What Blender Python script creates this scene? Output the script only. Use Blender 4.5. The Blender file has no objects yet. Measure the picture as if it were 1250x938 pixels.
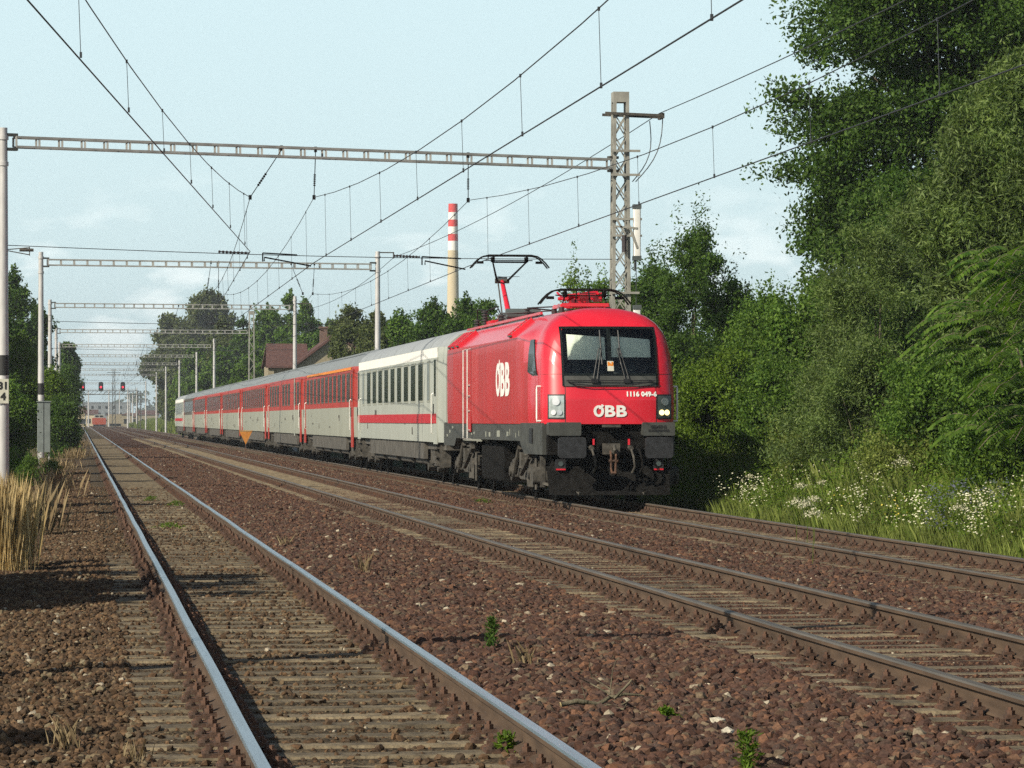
import bpy, bmesh, math, random
import numpy as np
from mathutils import Vector, Matrix

R = math.radians
S = bpy.context.scene
COL = S.collection

# ------------------------------------------------------------------ camera, sky, sun, exposure
FPX = 4130.0                      # focal length in photo pixels (1250 wide)
VX, HY, CAMZ = 97.0, 513.0, 1.65
TH = math.atan2(625 - VX, FPX)
sT, cT = math.sin(TH), math.cos(TH)
cam_d = bpy.data.cameras.new('camera')
cam = bpy.data.objects.new('camera', cam_d)
COL.objects.link(cam)
cam.location = (0, 0, CAMZ)
cam.rotation_euler = (R(90), 0, -TH)
cam_d.sensor_width = 36
cam_d.lens = FPX / 1250 * 36
cam_d.shift_y = (HY - 469) / 1250
cam_d.clip_start = 0.5
cam_d.clip_end = 20000
S.camera = cam

SUN_AZ = (-.82, -.57)            # horizontal direction towards the sun
SUN_EL = R(34)
w = bpy.data.worlds.new('World')
S.world = w
w.use_nodes = True
nt = w.node_tree
nt.nodes.clear()
n_out = nt.nodes.new('ShaderNodeOutputWorld')
n_bg = nt.nodes.new('ShaderNodeBackground')
sky = nt.nodes.new('ShaderNodeTexSky')
sky.sky_type = 'NISHITA'
sky.sun_disc = False
sky.sun_elevation = SUN_EL
sky.sun_rotation = math.atan2(SUN_AZ[0], SUN_AZ[1])
sky.dust_density = 1.5
sky.air_density = 1.0
veil = nt.nodes.new('ShaderNodeMixRGB')
veil.inputs[2].default_value = (12.1, 15.5, 16.2, 1)
vf = nt.nodes.new('ShaderNodeMapRange')   # thin haze veil, thick at the horizon and thin overhead
vf.inputs['From Min'].default_value = .13
vf.inputs['From Max'].default_value = .30
vf.inputs['To Min'].default_value = .80
vf.inputs['To Max'].default_value = .0
tc = nt.nodes.new('ShaderNodeTexCoord')
mp = nt.nodes.new('ShaderNodeMapping')
mp.inputs['Scale'].default_value = (1.0, 1.0, 2.4)
nz = nt.nodes.new('ShaderNodeTexNoise')
nz.inputs['Scale'].default_value = 26
nz.inputs['Detail'].default_value = 7
nz.inputs['Roughness'].default_value = .55
rp = nt.nodes.new('ShaderNodeValToRGB')
rp.color_ramp.elements[0].position = .56
rp.color_ramp.elements[1].position = .66
sep = nt.nodes.new('ShaderNodeSeparateXYZ')
rz = nt.nodes.new('ShaderNodeMapRange')      # clouds only low in the sky
rz.inputs['From Min'].default_value = .040
rz.inputs['From Max'].default_value = .075
rz.inputs['To Min'].default_value = .5
rz.inputs['To Max'].default_value = .0
ml = nt.nodes.new('ShaderNodeMath'); ml.operation = 'MULTIPLY'
cl = nt.nodes.new('ShaderNodeMixRGB')
cl.inputs[2].default_value = (19.5, 20.5, 20.0, 1)
L = nt.links.new
L(sky.outputs[0], veil.inputs[1])
L(tc.outputs['Generated'], mp.inputs[0]); L(mp.outputs[0], nz.inputs[0]); L(nz.outputs[0], rp.inputs[0])
L(tc.outputs['Generated'], sep.inputs[0]); L(sep.outputs[2], rz.inputs[0]); L(sep.outputs[2], vf.inputs[0]); L(vf.outputs[0], veil.inputs[0])
L(rp.outputs[0], ml.inputs[0]); L(rz.outputs[0], ml.inputs[1])
L(ml.outputs[0], cl.inputs[0]); L(veil.outputs[0], cl.inputs[1])
L(cl.outputs[0], n_bg.inputs[0])
n_bg.inputs[1].default_value = .060
L(n_bg.outputs[0], n_out.inputs[0])

sun_d = bpy.data.lights.new('sun', 'SUN')
sun_d.energy = 5.0
sun_d.angle = R(.5)
sun_d.color = (1, .915, .76)
sun = bpy.data.objects.new('sun', sun_d)
COL.objects.link(sun)
ce = math.cos(SUN_EL)
n_ = math.hypot(*SUN_AZ)
tosun = Vector((SUN_AZ[0] / n_ * ce, SUN_AZ[1] / n_ * ce, math.sin(SUN_EL)))
sun.rotation_euler = tosun.to_track_quat('Z', 'Y').to_euler()
sun.location = (-40, -30, 60)
S.view_settings.view_transform = 'Standard'
S.view_settings.look = 'None'
S.view_settings.gamma = 1
S.view_settings.exposure = 0.22
S.cycles.max_bounces = 6
S.cycles.transparent_max_bounces = 8
S.cycles.diffuse_bounces = 3
S.cycles.glossy_bounces = 3
S.cycles.volume_bounces = 0
S.cycles.use_denoising = False

# ------------------------------------------------------------------ helpers
def at(px, py, D):
    """world point at photo pixel and depth along the view axis"""
    a = (px - 625) * D / FPX
    return Vector((D * sT + a * cT, D * cT - a * sT, CAMZ + (HY - py) * D / FPX))

def proj(x, y, z):
    D = x * sT + y * cT
    a = x * cT - y * sT
    return 625 + FPX * a / D, HY - FPX * (z - CAMZ) / D, D

def tag(o, label=None, cat=None, group=None, kind=None):
    if label: o['label'] = label
    if cat: o['category'] = cat
    if group: o['group'] = group
    if kind: o['kind'] = kind
    return o

def thing(name, loc, label, cat, group=None, rz=0):
    o = bpy.data.objects.new(name, None)
    COL.objects.link(o)
    o.location = loc
    o.rotation_euler = (0, 0, rz)
    o.empty_display_size = .3
    return tag(o, label, cat, group)

def link(name, me, mats, parent=None, loc=None):
    o = bpy.data.objects.new(name, me)
    if not isinstance(mats, (list, tuple)): mats = [mats]
    for m in mats:
        if m is not None: me.materials.append(m)
    COL.objects.link(o)
    if parent is not None: o.parent = parent
    if loc is not None: o.location = loc
    return o

class MB:
    def __init__(self):
        self.v = []; self.f = []; self.m = []; self.mi = 0
    def add(self, vs, fs):
        b = len(self.v)
        self.v.extend([tuple(p) for p in vs])
        for f in fs:
            self.f.append([b + i for i in f]); self.m.append(self.mi)
        return self
    def box(self, c, s, M=None):
        x, y, z = c; a, b_, h = s[0] / 2, s[1] / 2, s[2] / 2
        vs = [Vector((x + i * a, y + j * b_, z + k * h)) for i in (-1, 1) for j in (-1, 1) for k in (-1, 1)]
        if M is not None: vs = [M @ p for p in vs]
        return self.add(vs, [(0, 1, 3, 2), (4, 6, 7, 5), (0, 4, 5, 1), (2, 3, 7, 6), (0, 2, 6, 4), (1, 5, 7, 3)])
    def rbox(self, c, s, r=.02, axis='y', seg=4):
        """box with rounded edges along one axis"""
        x, y, z = c
        ax = {'x': (1, 2, 0), 'y': (0, 2, 1), 'z': (0, 1, 2)}[axis]
        w_, h_, d_ = s[ax[0]] / 2, s[ax[1]] / 2, s[ax[2]] / 2
        r = min(r, w_ * .99, h_ * .99)
        pts = []
        for q, (sx, sy) in enumerate(((1, 1), (-1, 1), (-1, -1), (1, -1))):
            for k in range(seg + 1):
                an = math.pi / 2 * (q + k / seg)
                pts.append((sx * (w_ - r) + r * math.cos(an), sy * (h_ - r) + r * math.sin(an)))
        n = len(pts); vs = []
        for e, k in ((-1, 1), (1, 1)):
            for p in pts:
                co = [0, 0, 0]
                co[ax[0]] = p[0]; co[ax[1]] = p[1]; co[ax[2]] = e * d_
                vs.append((x + co[0], y + co[1], z + co[2]))
        fs = [tuple(range(n)), tuple(range(2 * n - 1, n - 1, -1))]
        fs += [(i, i + n, (i + 1) % n + n, (i + 1) % n) for i in range(n)]
        return self.add(vs, fs)
    def tube(self, pts, r, seg=8, cap=True):
        pts = [Vector(p) for p in pts]
        n = len(pts)
        rs = r if isinstance(r, (list, tuple)) else [r] * n
        vs = []
        up = None
        for i, p in enumerate(pts):
            d = (pts[min(i + 1, n - 1)] - pts[max(i - 1, 0)]).normalized()
            if up is None:
                up = Vector((0, 0, 1)) if abs(d.z) < .9 else Vector((1, 0, 0))
            u = d.cross(up).normalized(); v = u.cross(d).normalized(); up = v
            for k in range(seg):
                an = 2 * math.pi * k / seg
                vs.append(p + rs[i] * (math.cos(an) * u + math.sin(an) * v))
        fs = []
        for i in range(n - 1):
            for k in range(seg):
                a, b_ = i * seg + k, i * seg + (k + 1) % seg
                fs.append((a, b_, b_ + seg, a + seg))
        if cap:
            fs.append(tuple(range(seg - 1, -1, -1))); fs.append(tuple((n - 1) * seg + k for k in range(seg)))
        return self.add(vs, fs)
    def bar(self, a, b_, w_, h_=None):
        """square bar between two points"""
        h_ = h_ or w_
        a, b_ = Vector(a), Vector(b_)
        d = (b_ - a).normalized()
        up = Vector((0, 0, 1)) if abs(d.z) < .9 else Vector((0, 1, 0))
        u = d.cross(up).normalized() * w_ / 2; v = u.cross(d).normalized() * h_ / 2
        vs = [p + i * u + j * v for p in (a, b_) for i, j in ((-1, -1), (1, -1), (1, 1), (-1, 1))]
        return self.add(vs, [(0, 1, 2, 3), (7, 6, 5, 4), (0, 4, 5, 1), (1, 5, 6, 2), (2, 6, 7, 3), (3, 7, 4, 0)])
    def mesh(self, name, smooth=None):
        me = bpy.data.meshes.new(name)
        me.from_pydata(self.v, [], self.f)
        me.polygons.foreach_set('material_index', self.m)
        bm = bmesh.new(); bm.from_mesh(me)
        bmesh.ops.recalc_face_normals(bm, faces=bm.faces)
        if smooth:
            for f in bm.faces: f.smooth = True
            for e in bm.edges:
                if len(e.link_faces) != 2 or e.calc_face_angle(0) > R(smooth): e.smooth = False
        bm.to_mesh(me); bm.free()
        return me
    def build(self, name, mats, parent=None, loc=None, smooth=None):
        return link(name, self.mesh(name, smooth), mats, parent, loc)

def np_mesh(name, verts, faces, smooth=False):
    """verts (N,3) faces (M,k) numpy"""
    me = bpy.data.meshes.new(name)
    k = faces.shape[1]
    me.vertices.add(len(verts)); me.vertices.foreach_set('co', verts.astype(np.float32).ravel())
    me.loops.add(faces.size); me.loops.foreach_set('vertex_index', faces.astype(np.int32).ravel())
    me.polygons.add(len(faces))
    me.polygons.foreach_set('loop_start', (np.arange(len(faces)) * k).astype(np.int32))
    me.polygons.foreach_set('use_smooth', np.full(len(faces), smooth))
    me.update(calc_edges=True)
    me.validate()
    return me

# ------------------------------------------------------------------ materials
def mat(name, col, rough=.6, metal=0.0, var=.12, scale=6.0, bump=0.0, bscale=40.0, coat=0.0, col2=None, lo=.35, hi=.65, stretch=None, spec=None):
    m = bpy.data.materials.new(name); m.use_nodes = True
    t = m.node_tree; b = t.nodes['Principled BSDF']
    b.inputs['Roughness'].default_value = rough
    b.inputs['Metallic'].default_value = metal
    if spec is not None: b.inputs['Specular IOR Level'].default_value = spec
    if coat:
        b.inputs['Coat Weight'].default_value = coat; b.inputs['Coat Roughness'].default_value = .12
    c = t.nodes.new('ShaderNodeTexCoord'); mpn = t.nodes.new('ShaderNodeMapping')
    if stretch: mpn.inputs['Scale'].default_value = stretch
    t.links.new(c.outputs['Object'], mpn.inputs[0])
    n = t.nodes.new('ShaderNodeTexNoise'); n.inputs['Scale'].default_value = scale; n.inputs['Detail'].default_value = 5
    t.links.new(mpn.outputs[0], n.inputs[0])
    r = t.nodes.new('ShaderNodeValToRGB')
    c2 = col2 or [min(1, x * (1 + var)) for x in col]
    c1 = col if col2 else [x * (1 - var) for x in col]
    r.color_ramp.elements[0].color = (*c1, 1); r.color_ramp.elements[1].color = (*c2, 1)
    r.color_ramp.elements[0].position = lo; r.color_ramp.elements[1].position = hi
    t.links.new(n.outputs[0], r.inputs[0]); t.links.new(r.outputs[0], b.inputs['Base Color'])
    if bump:
        n2 = t.nodes.new('ShaderNodeTexNoise'); n2.inputs['Scale'].default_value = bscale; n2.inputs['Detail'].default_value = 6
        t.links.new(c.outputs['Object'], n2.inputs[0])
        bp = t.nodes.new('ShaderNodeBump'); bp.inputs['Strength'].default_value = bump; bp.inputs['Distance'].default_value = .02
        t.links.new(n2.outputs[0], bp.inputs['Height']); t.links.new(bp.outputs[0], b.inputs['Normal'])
    return m

def leaf_mat(name, a, b2, rough=.55, trans=.34, gl=.15):
    m = bpy.data.materials.new(name); m.use_nodes = True
    t = m.node_tree; t.nodes.clear()
    o = t.nodes.new('ShaderNodeOutputMaterial')
    g = t.nodes.new('ShaderNodeNewGeometry')
    r = t.nodes.new('ShaderNodeValToRGB')
    r.color_ramp.elements[0].color = (*a, 1); r.color_ramp.elements[1].color = (*b2, 1)
    t.links.new(g.outputs['Random Per Island'], r.inputs[0])
    tcn = t.nodes.new('ShaderNodeTexCoord'); nn = t.nodes.new('ShaderNodeTexNoise'); nn.inputs['Scale'].default_value = .9; nn.inputs['Detail'].default_value = 3
    t.links.new(tcn.outputs['Object'], nn.inputs[0])
    hv = t.nodes.new('ShaderNodeHueSaturation')
    mr = t.nodes.new('ShaderNodeMapRange'); mr.inputs['From Min'].default_value = .3; mr.inputs['From Max'].default_value = .7
    mr.inputs['To Min'].default_value = .65; mr.inputs['To Max'].default_value = 1.35
    t.links.new(nn.outputs[0], mr.inputs[0]); t.links.new(mr.outputs[0], hv.inputs['Value'])
    t.links.new(r.outputs[0], hv.inputs['Color'])
    d = t.nodes.new('ShaderNodeBsdfPrincipled'); d.inputs['Roughness'].default_value = rough
    d.inputs['Specular IOR Level'].default_value = gl
    tr = t.nodes.new('ShaderNodeBsdfTranslucent')
    br = t.nodes.new('ShaderNodeHueSaturation'); br.inputs['Value'].default_value = 1.6; br.inputs['Saturation'].default_value = 1.1
    mx = t.nodes.new('ShaderNodeMixShader'); mx.inputs[0].default_value = trans
    t.links.new(hv.outputs[0], d.inputs['Base Color']); t.links.new(hv.outputs[0], br.inputs['Color']); t.links.new(br.outputs[0], tr.inputs[0])
    t.links.new(d.outputs[0], mx.inputs[1]); t.links.new(tr.outputs[0], mx.inputs[2]); t.links.new(mx.outputs[0], o.inputs[0])
    return m

def island_mat(name, stops, rough=.9, bump=.6, bscale=60, spec=.2):
    m = bpy.data.materials.new(name); m.use_nodes = True
    t = m.node_tree; b = t.nodes['Principled BSDF']; b.inputs['Roughness'].default_value = rough
    b.inputs['Specular IOR Level'].default_value = spec
    g = t.nodes.new('ShaderNodeNewGeometry'); r = t.nodes.new('ShaderNodeValToRGB')
    r.color_ramp.interpolation = 'LINEAR'
    while len(r.color_ramp.elements) < len(stops): r.color_ramp.elements.new(.5)
    for e, (p, c) in zip(r.color_ramp.elements, stops):
        e.position = p; e.color = (*c, 1)
    t.links.new(g.outputs['Random Per Island'], r.inputs[0])
    c = t.nodes.new('ShaderNodeTexCoord'); n = t.nodes.new('ShaderNodeTexNoise'); n.inputs['Scale'].default_value = bscale; n.inputs['Detail'].default_value = 4
    t.links.new(c.outputs['Object'], n.inputs[0])
    hv = t.nodes.new('ShaderNodeHueSaturation')
    mr = t.nodes.new('ShaderNodeMapRange'); mr.inputs['From Min'].default_value = .3; mr.inputs['From Max'].default_value = .7
    mr.inputs['To Min'].default_value = .65; mr.inputs['To Max'].default_value = 1.3
    t.links.new(n.outputs[0], mr.inputs[0]); t.links.new(mr.outputs[0], hv.inputs['Value']); t.links.new(r.outputs[0], hv.inputs['Color'])
    t.links.new(hv.outputs[0], b.inputs['Base Color'])
    return m

def emit(name, col, s):
    m = bpy.data.materials.new(name); m.use_nodes = True
    b = m.node_tree.nodes['Principled BSDF']
    b.inputs['Base Color'].default_value = (*col, 1)
    b.inputs['Emission Color'].default_value = (*col, 1); b.inputs['Emission Strength'].default_value = s
    return m

def glass_mat(name, tint=(.75, .82, .8), refl=.06):
    m = bpy.data.materials.new(name); m.use_nodes = True
    t = m.node_tree; t.nodes.clear()
    o = t.nodes.new('ShaderNodeOutputMaterial')
    tr = t.nodes.new('ShaderNodeBsdfTransparent'); tr.inputs[0].default_value = (*tint, 1)
    gl = t.nodes.new('ShaderNodeBsdfGlossy'); gl.inputs['Roughness'].default_value = .03
    fr = t.nodes.new('ShaderNodeFresnel'); fr.inputs[0].default_value = 1.5
    mx = t.nodes.new('ShaderNodeMixShader')
    t.links.new(fr.outputs[0], mx.inputs[0]); t.links.new(tr.outputs[0], mx.inputs[1]); t.links.new(gl.outputs[0], mx.inputs[2]); t.links.new(mx.outputs[0], o.inputs[0])
    return m

M = {}
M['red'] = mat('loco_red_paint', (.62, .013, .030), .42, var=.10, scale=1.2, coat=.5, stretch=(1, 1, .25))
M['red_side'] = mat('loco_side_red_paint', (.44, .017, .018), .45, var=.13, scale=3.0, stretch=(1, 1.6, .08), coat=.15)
M['dgrey'] = mat('dark_grey_paint', (.052, .054, .048), .6, var=.2, scale=5)
M['black'] = mat('black_rubber', (.016, .016, .018), .55, var=.2)
M['buffer'] = mat('worn_buffer_steel', (.020, .021, .024), .6, .1, var=.35, scale=9)
M['gear'] = mat('dusty_running_gear', (.062, .056, .046), .75, var=.45, scale=9, bump=.3)
M['gear_dark'] = mat('dark_running_gear', (.010, .0095, .009), .9, var=.4, scale=8, spec=.08)
M['white'] = mat('white_paint', (.80, .80, .76), .5, var=.05)
M['silver'] = mat('polished_steel', (.6, .6, .6), .3, .9)
M['glass'] = glass_mat('cab_glass', (.97, 1, .98))
M['winglass'] = mat('dark_window_glass', (.010, .013, .012), .12, var=.4, scale=.8, spec=.3)
M['winglass2'] = mat('red_brown_window_glass', (.050, .026, .022), .2, var=.3, scale=.8, spec=.25)
M['sky_reflection'] = mat('pale_sky_reflection', (.82, .86, .74), .8, var=.06)
M['cab_dark'] = mat('cab_interior_grey', (.075, .09, .09), .8)
M['lens'] = mat('sun_bright_lamp_lens', (.50, .56, .55), .15, .35, var=.2)
M['lens_dark'] = mat('dark_lamp_lens', (.07, .09, .09), .3, .2, var=.2)
M['lamp_on'] = emit('lit_headlamp', (1, .78, .32), 1.9)
M['wsilver'] = mat('handrail_silver', (.75, .74, .68), .35, .5)
M['ins'] = mat('brown_insulator', (.045, .035, .035), .35, var=.2)
M['coachgrey'] = mat('coach_pale_grey_paint', (.30, .31, .255), .5, var=.07, scale=2.5, stretch=(1, 1, .15))
M['coachwhite'] = mat('coach_cream_white_paint', (.37, .39, .345), .5, var=.06, scale=2.5, stretch=(1, 1, .15))
M['coachred'] = mat('coach_red_paint', (.36, .030, .018), .5, var=.12, scale=2.5, stretch=(1, 1, .15))
M['stripe'] = mat('coach_stripe_red', (.45, .012, .020), .5, var=.08)
M['orange'] = mat('first_class_orange_line', (.75, .24, .02), .5, var=.05)
M['roof'] = mat('coach_grey_roof', (.20, .22, .23), .6, var=.15, scale=1.5, stretch=(1, 3, 1))
M['roof_pale'] = mat('coach_silver_roof', (.30, .32, .33), .55, var=.12, scale=1.5, stretch=(1, 3, 1))
M['under'] = mat('coach_underframe_grey', (.085, .078, .066), .75, var=.3, scale=4)
M['galv'] = mat('galvanised_steel', (.50, .49, .48), .5, .15, var=.12, scale=5, stretch=(1, 1, .3))
M['mast'] = mat('aged_lattice_paint', (.28, .275, .24), .7, var=.2, scale=3)
M['beam'] = mat('beam_grey_paint', (.32, .32, .30), .7, var=.2, scale=3)
M['wire'] = mat('overhead_wire_dark', (.045, .05, .055), .55, .3)
M['concrete'] = mat('sleeper_concrete', (.070, .053, .032), .95, scale=7, bump=.8, bscale=30, col2=(.225, .178, .108), lo=.3, hi=.65)
M['rust'] = mat('rusty_fastening', (.055, .033, .022), .85, scale=9, col2=(.13, .062, .035), bump=.4)
M['railside'] = mat('rusty_rail_side', (.060, .037, .022), .8, scale=4, col2=(.110, .070, .042), bump=.15, stretch=(1, .4, 3))
M['railtop'] = mat('polished_rail_head', (.42, .46, .50), .28, .9, var=.12, scale=3, stretch=(8, .3, 1))
M['railtop2'] = mat('dull_rail_head', (.13, .115, .095), .55, .35, var=.15, scale=3, stretch=(8, .3, 1))
M['stones'] = island_mat('crushed_stone', [(0, (.055, .027, .018)), (.28, (.082, .044, .032)), (.5, (.060, .040, .032)), (.72, (.105, .057, .037)), (.80, (.15, .074, .043)), (.92, (.095, .072, .050)), (.988, (.15, .11, .07)), (1, (.40, .35, .26))], bump=0)
M['stonesA'] = island_mat('dusty_crushed_stone', [(0, (.052, .033, .019)), (.3, (.098, .058, .032)), (.55, (.064, .046, .031)), (.8, (.135, .080, .042)), (.98, (.16, .13, .08)), (1, (.38, .33, .25))], bump=0)
M['pale'] = mat('pale_limestone', (.50, .46, .36), .9, var=.25, scale=25, bump=.4)
M['bark'] = mat('grey_brown_bark', (.10, .08, .055), .9, scale=6, col2=(.20, .17, .12), bump=.6)
M['deadwood'] = mat('mossy_dead_wood', (.055, .050, .028), .9, scale=14, col2=(.16, .135, .085), bump=.5)
M['birch'] = mat('pale_bark', (.36, .33, .26), .9, scale=4, col2=(.20, .17, .13), bump=.4)
M['leaf_dark'] = leaf_mat('dark_green_leaves', (.026, .064, .011), (.092, .158, .027))
M['leaf_mid'] = leaf_mat('mid_green_leaves', (.038, .088, .013), (.135, .220, .036))
M['leaf_olive'] = leaf_mat('olive_green_leaves', (.050, .092, .018), (.160, .220, .055), gl=.35)
M['leaf_fresh'] = leaf_mat('fresh_green_leaves', (.050, .100, .010), (.150, .225, .026))
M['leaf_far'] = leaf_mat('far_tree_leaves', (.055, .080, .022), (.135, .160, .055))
M['grass'] = leaf_mat('meadow_grass', (.085, .125, .020), (.25, .29, .075), trans=.35)
M['straw'] = leaf_mat('dry_straw', (.36, .27, .12), (.70, .58, .33), trans=.35)
M['deadstalk'] = leaf_mat('dead_stalks', (.18, .13, .07), (.36, .28, .16), trans=.2)
M['petal'] = leaf_mat('white_blossom', (.48, .46, .30), (.78, .76, .56), trans=.2)
M['petal_y'] = leaf_mat('yellow_blossom', (.55, .42, .05), (.70, .58, .12), trans=.2)
M['petal_b'] = leaf_mat('blue_grey_blossom', (.07, .08, .11), (.15, .16, .20), trans=.2)
M['cabinet'] = mat('grey_cabinet_paint', (.20, .23, .22), .5, .2, var=.15, scale=3)
M['plate'] = mat('white_number_plate', (.55, .54, .45), .5, var=.06)
M['ink'] = mat('black_lettering', (.015, .015, .015), .6, var=.1)
M['signor'] = mat('orange_sign_paint', (.48, .19, .03), .6, var=.15)
M['tile'] = mat('brown_roof_tiles', (.070, .034, .030), .85, scale=5, col2=(.115, .056, .046), bump=.5, bscale=12)
M['plaster'] = mat('weathered_plaster', (.28, .24, .16), .9, var=.12)
M['brick'] = mat('old_chimney_brick', (.14, .09, .07), .9, var=.3, scale=8)
M['chred'] = mat('chimney_red_band', (.62, .045, .040), .7, var=.1)
M['chwhite'] = mat('chimney_white_band', (.80, .79, .74), .8, var=.05)
M['chbody'] = mat('chimney_concrete', (.56, .47, .31), .9, var=.10, scale=.15)
M['siglamp'] = emit('red_signal_lamp', (1, .04, .08), 1.0)

# ------------------------------------------------------------------ ground
RNG = np.random.default_rng(7)
XA, XB, XC = 1.61, 6.22, 10.62
ZA, ZB, ZC = .04, .032, -.03       # rail top levels
SL = .172                        # rail top above sleeper top

def vnoise(x, y, s, seed=0):
    """cheap smooth value noise"""
    x = np.asarray(x, float) / s; y = np.asarray(y, float) / s
    xi = np.floor(x).astype(np.int64); yi = np.floor(y).astype(np.int64)
    u = x - xi; v = y - yi; u = u * u * (3 - 2 * u); v = v * v * (3 - 2 * v)
    def h(a, b):
        n = (a * 374761393 + b * 668265263 + seed * 1442695) & 0x7fffffff
        n = ((n ^ (n >> 13)) * 1274126177) & 0x7fffffff
        return ((n ^ (n >> 16)) & 0xffff) / 65535.0
    return (h(xi, yi) * (1 - u) + h(xi + 1, yi) * u) * (1 - v) + (h(xi, yi + 1) * (1 - u) + h(xi + 1, yi + 1) * u) * v

def gz(x, y):
    x = np.asarray(x, float); y = np.asarray(y, float)
    ks = [-3000, -9, -4, -2.2, -1.2, .1, 2.50, 2.64, 3.3, 4.0, 4.75, 5.05, 7.45, 7.6, 8.4, 9.3, 11.95, 12.5, 13.3, 15, 18, 26, 3000]
    zs = [-.6, -.7, -.5, -.36, -.19, -.146, -.146, -.105, -.12, -.135, -.145, -.152, -.152, -.140, -.165, -.215, -.215, -.34, -.30, .15, .9, 1.3, 1.3]
    z = np.interp(x, ks, zs)
    intr = np.zeros_like(x)
    for a_, b_ in ((.25, 3.0), (4.95, 7.5), (9.35, 11.9)): intr = np.maximum(intr, np.clip(1 - np.maximum(a_ - x, x - b_) / .2, 0, 1))
    z = z + ((vnoise(x, y, 1.3, 1) - .5) * .06 + (vnoise(x, y, .45, 2) - .5) * .04) * (1 - .85 * intr)
    z = np.where((x > .2) & (x < .78), np.maximum(z, np.interp(y, [38, 46], [-.3, -.122])), z)
    far = np.clip((x - 13) / 3, 0, 1) * (y < 400)
    z = z + far * (vnoise(x, y, 4, 5) - .5) * .35
    return z

def build_ground():
    xs = np.concatenate([[-3000, -1200, -500, -200, -90, -45, -25, -15], np.arange(-10, 20, .2), [20, 22, 25, 30, 40, 60, 100, 200, 500, 1200, 3000]])
    ys = np.concatenate([[-300, -60, -10, 4], np.arange(10, 60, .25), np.arange(60, 160, 1.0), np.arange(160, 500, 6), [520, 600, 700, 850, 1000, 1300, 1800, 2600, 4000, 7000]])
    X, Y = np.meshgrid(xs, ys)
    Z = gz(X, Y)
    nx, ny = len(xs), len(ys)
    v = np.stack([X.ravel(), Y.ravel(), Z.ravel()], 1)
    i = np.arange(nx - 1)[None, :] + np.arange(ny - 1)[:, None] * nx
    i = i.ravel()
    f = np.stack([i, i + 1, i + 1 + nx, i + nx], 1)
    me = np_mesh('ground', v, f, True)
    m = bpy.data.materials.new('ground_earth_and_ballast'); m.use_nodes = True
    t = m.node_tree; b = t.nodes['Principled BSDF']; b.inputs['Roughness'].default_value = .95
    b.inputs['Specular IOR Level'].default_value = .15
    c = t.nodes.new('ShaderNodeTexCoord'); sp = t.nodes.new('ShaderNodeSeparateXYZ')
    t.links.new(c.outputs['Object'], sp.inputs[0])
    def noise(s, d=5):
        n = t.nodes.new('ShaderNodeTexNoise'); n.inputs['Scale'].default_value = s; n.inputs['Detail'].default_value = d
        t.links.new(c.outputs['Object'], n.inputs[0]); return n.outputs[0]
    def vor(s):
        n = t.nodes.new('ShaderNodeTexVoronoi'); n.inputs['Scale'].default_value = s
        t.links.new(c.outputs['Object'], n.inputs[0]); return n
    def ramp(f_, stops):
        r = t.nodes.new('ShaderNodeValToRGB')
        while len(r.color_ramp.elements) < len(stops): r.color_ramp.elements.new(.5)
        for e, (p, cc) in zip(r.color_ramp.elements, stops): e.position = p; e.color = (*cc, 1)
        t.links.new(f_, r.inputs[0]); return r.outputs[0]
    def mixc(fac, a, b_):
        x = t.nodes.new('ShaderNodeMixRGB'); t.links.new(fac, x.inputs[0]); t.links.new(a, x.inputs[1]); t.links.new(b_, x.inputs[2]); return x.outputs[0]
    n1 = noise(1.2)
    wob = t.nodes.new('ShaderNodeMath'); wob.operation = 'MULTIPLY_ADD'; wob.inputs[1].default_value = 1.3
    t.links.new(n1, wob.inputs[0]); t.links.new(sp.outputs[0], wob.inputs[2])     # x + 1.3*noise  (mean +.65)
    def step(x0, wd):
        r = t.nodes.new('ShaderNodeMapRange'); r.interpolation_type = 'SMOOTHSTEP'
        r.inputs['From Min'].default_value = x0 - wd + .65; r.inputs['From Max'].default_value = x0 + wd + .65
        t.links.new(wob.outputs[0], r.inputs[0]); return r.outputs[0]
    v1 = vor(22)
    ball = ramp(v1.outputs['Color'], [(.15, (.030, .016, .011)), (.5, (.065, .034, .022)), (.85, (.11, .055, .032))])
    left = ramp(noise(5), [(.3, (.055, .038, .022)), (.55, (.105, .072, .042)), (.75, (.16, .11, .065))])
    sand = ramp(noise(7), [(.28, (.036, .027, .017)), (.5, (.080, .060, .037)), (.72, (.145, .110, .067))])
    green = ramp(noise(2.5), [(.3, (.030, .042, .014)), (.7, (.075, .090, .028))])
    gl = ramp(noise(1.5), [(.3, (.05, .055, .02)), (.7, (.16, .13, .055))])
    cc = mixc(step(-2.6, .5), gl, left)
    cc = mixc(step(.2, .5), cc, sand)
    cc = mixc(step(2.62, .22), cc, ball)
    cc = mixc(step(12.35, .25), cc, green)
    t.links.new(cc, b.inputs['Base Color'])
    bp = t.nodes.new('ShaderNodeBump'); bp.inputs['Strength'].default_value = .8; bp.inputs['Distance'].default_value = .03
    t.links.new(vor(30).outputs[0], bp.inputs['Height']); t.links.new(bp.outputs[0], b.inputs['Normal'])
    o = link('ground', me, m)
    tag(o, kind='structure')
build_ground()

# ------------------------------------------------------------------ crushed stone ballast (nobody could count it)
def ico(seed):
    bm = bmesh.new(); bmesh.ops.create_icosphere(bm, subdivisions=1, radius=1)
    r = np.random.default_rng(seed)
    v = np.array([p.co[:] for p in bm.verts]); f = np.array([[q.index for q in p.verts] for p in bm.faces])
    bm.free()
    for _ in range(5):                        # cut corners flat so it reads as broken rock
        n = r.normal(size=3); n /= np.linalg.norm(n); h = r.uniform(.45, .8)
        d = v @ n; v = v - np.outer(np.clip(d - h, 0, None), n)
    v = v + r.normal(scale=.03, size=v.shape)
    return v, f

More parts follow.
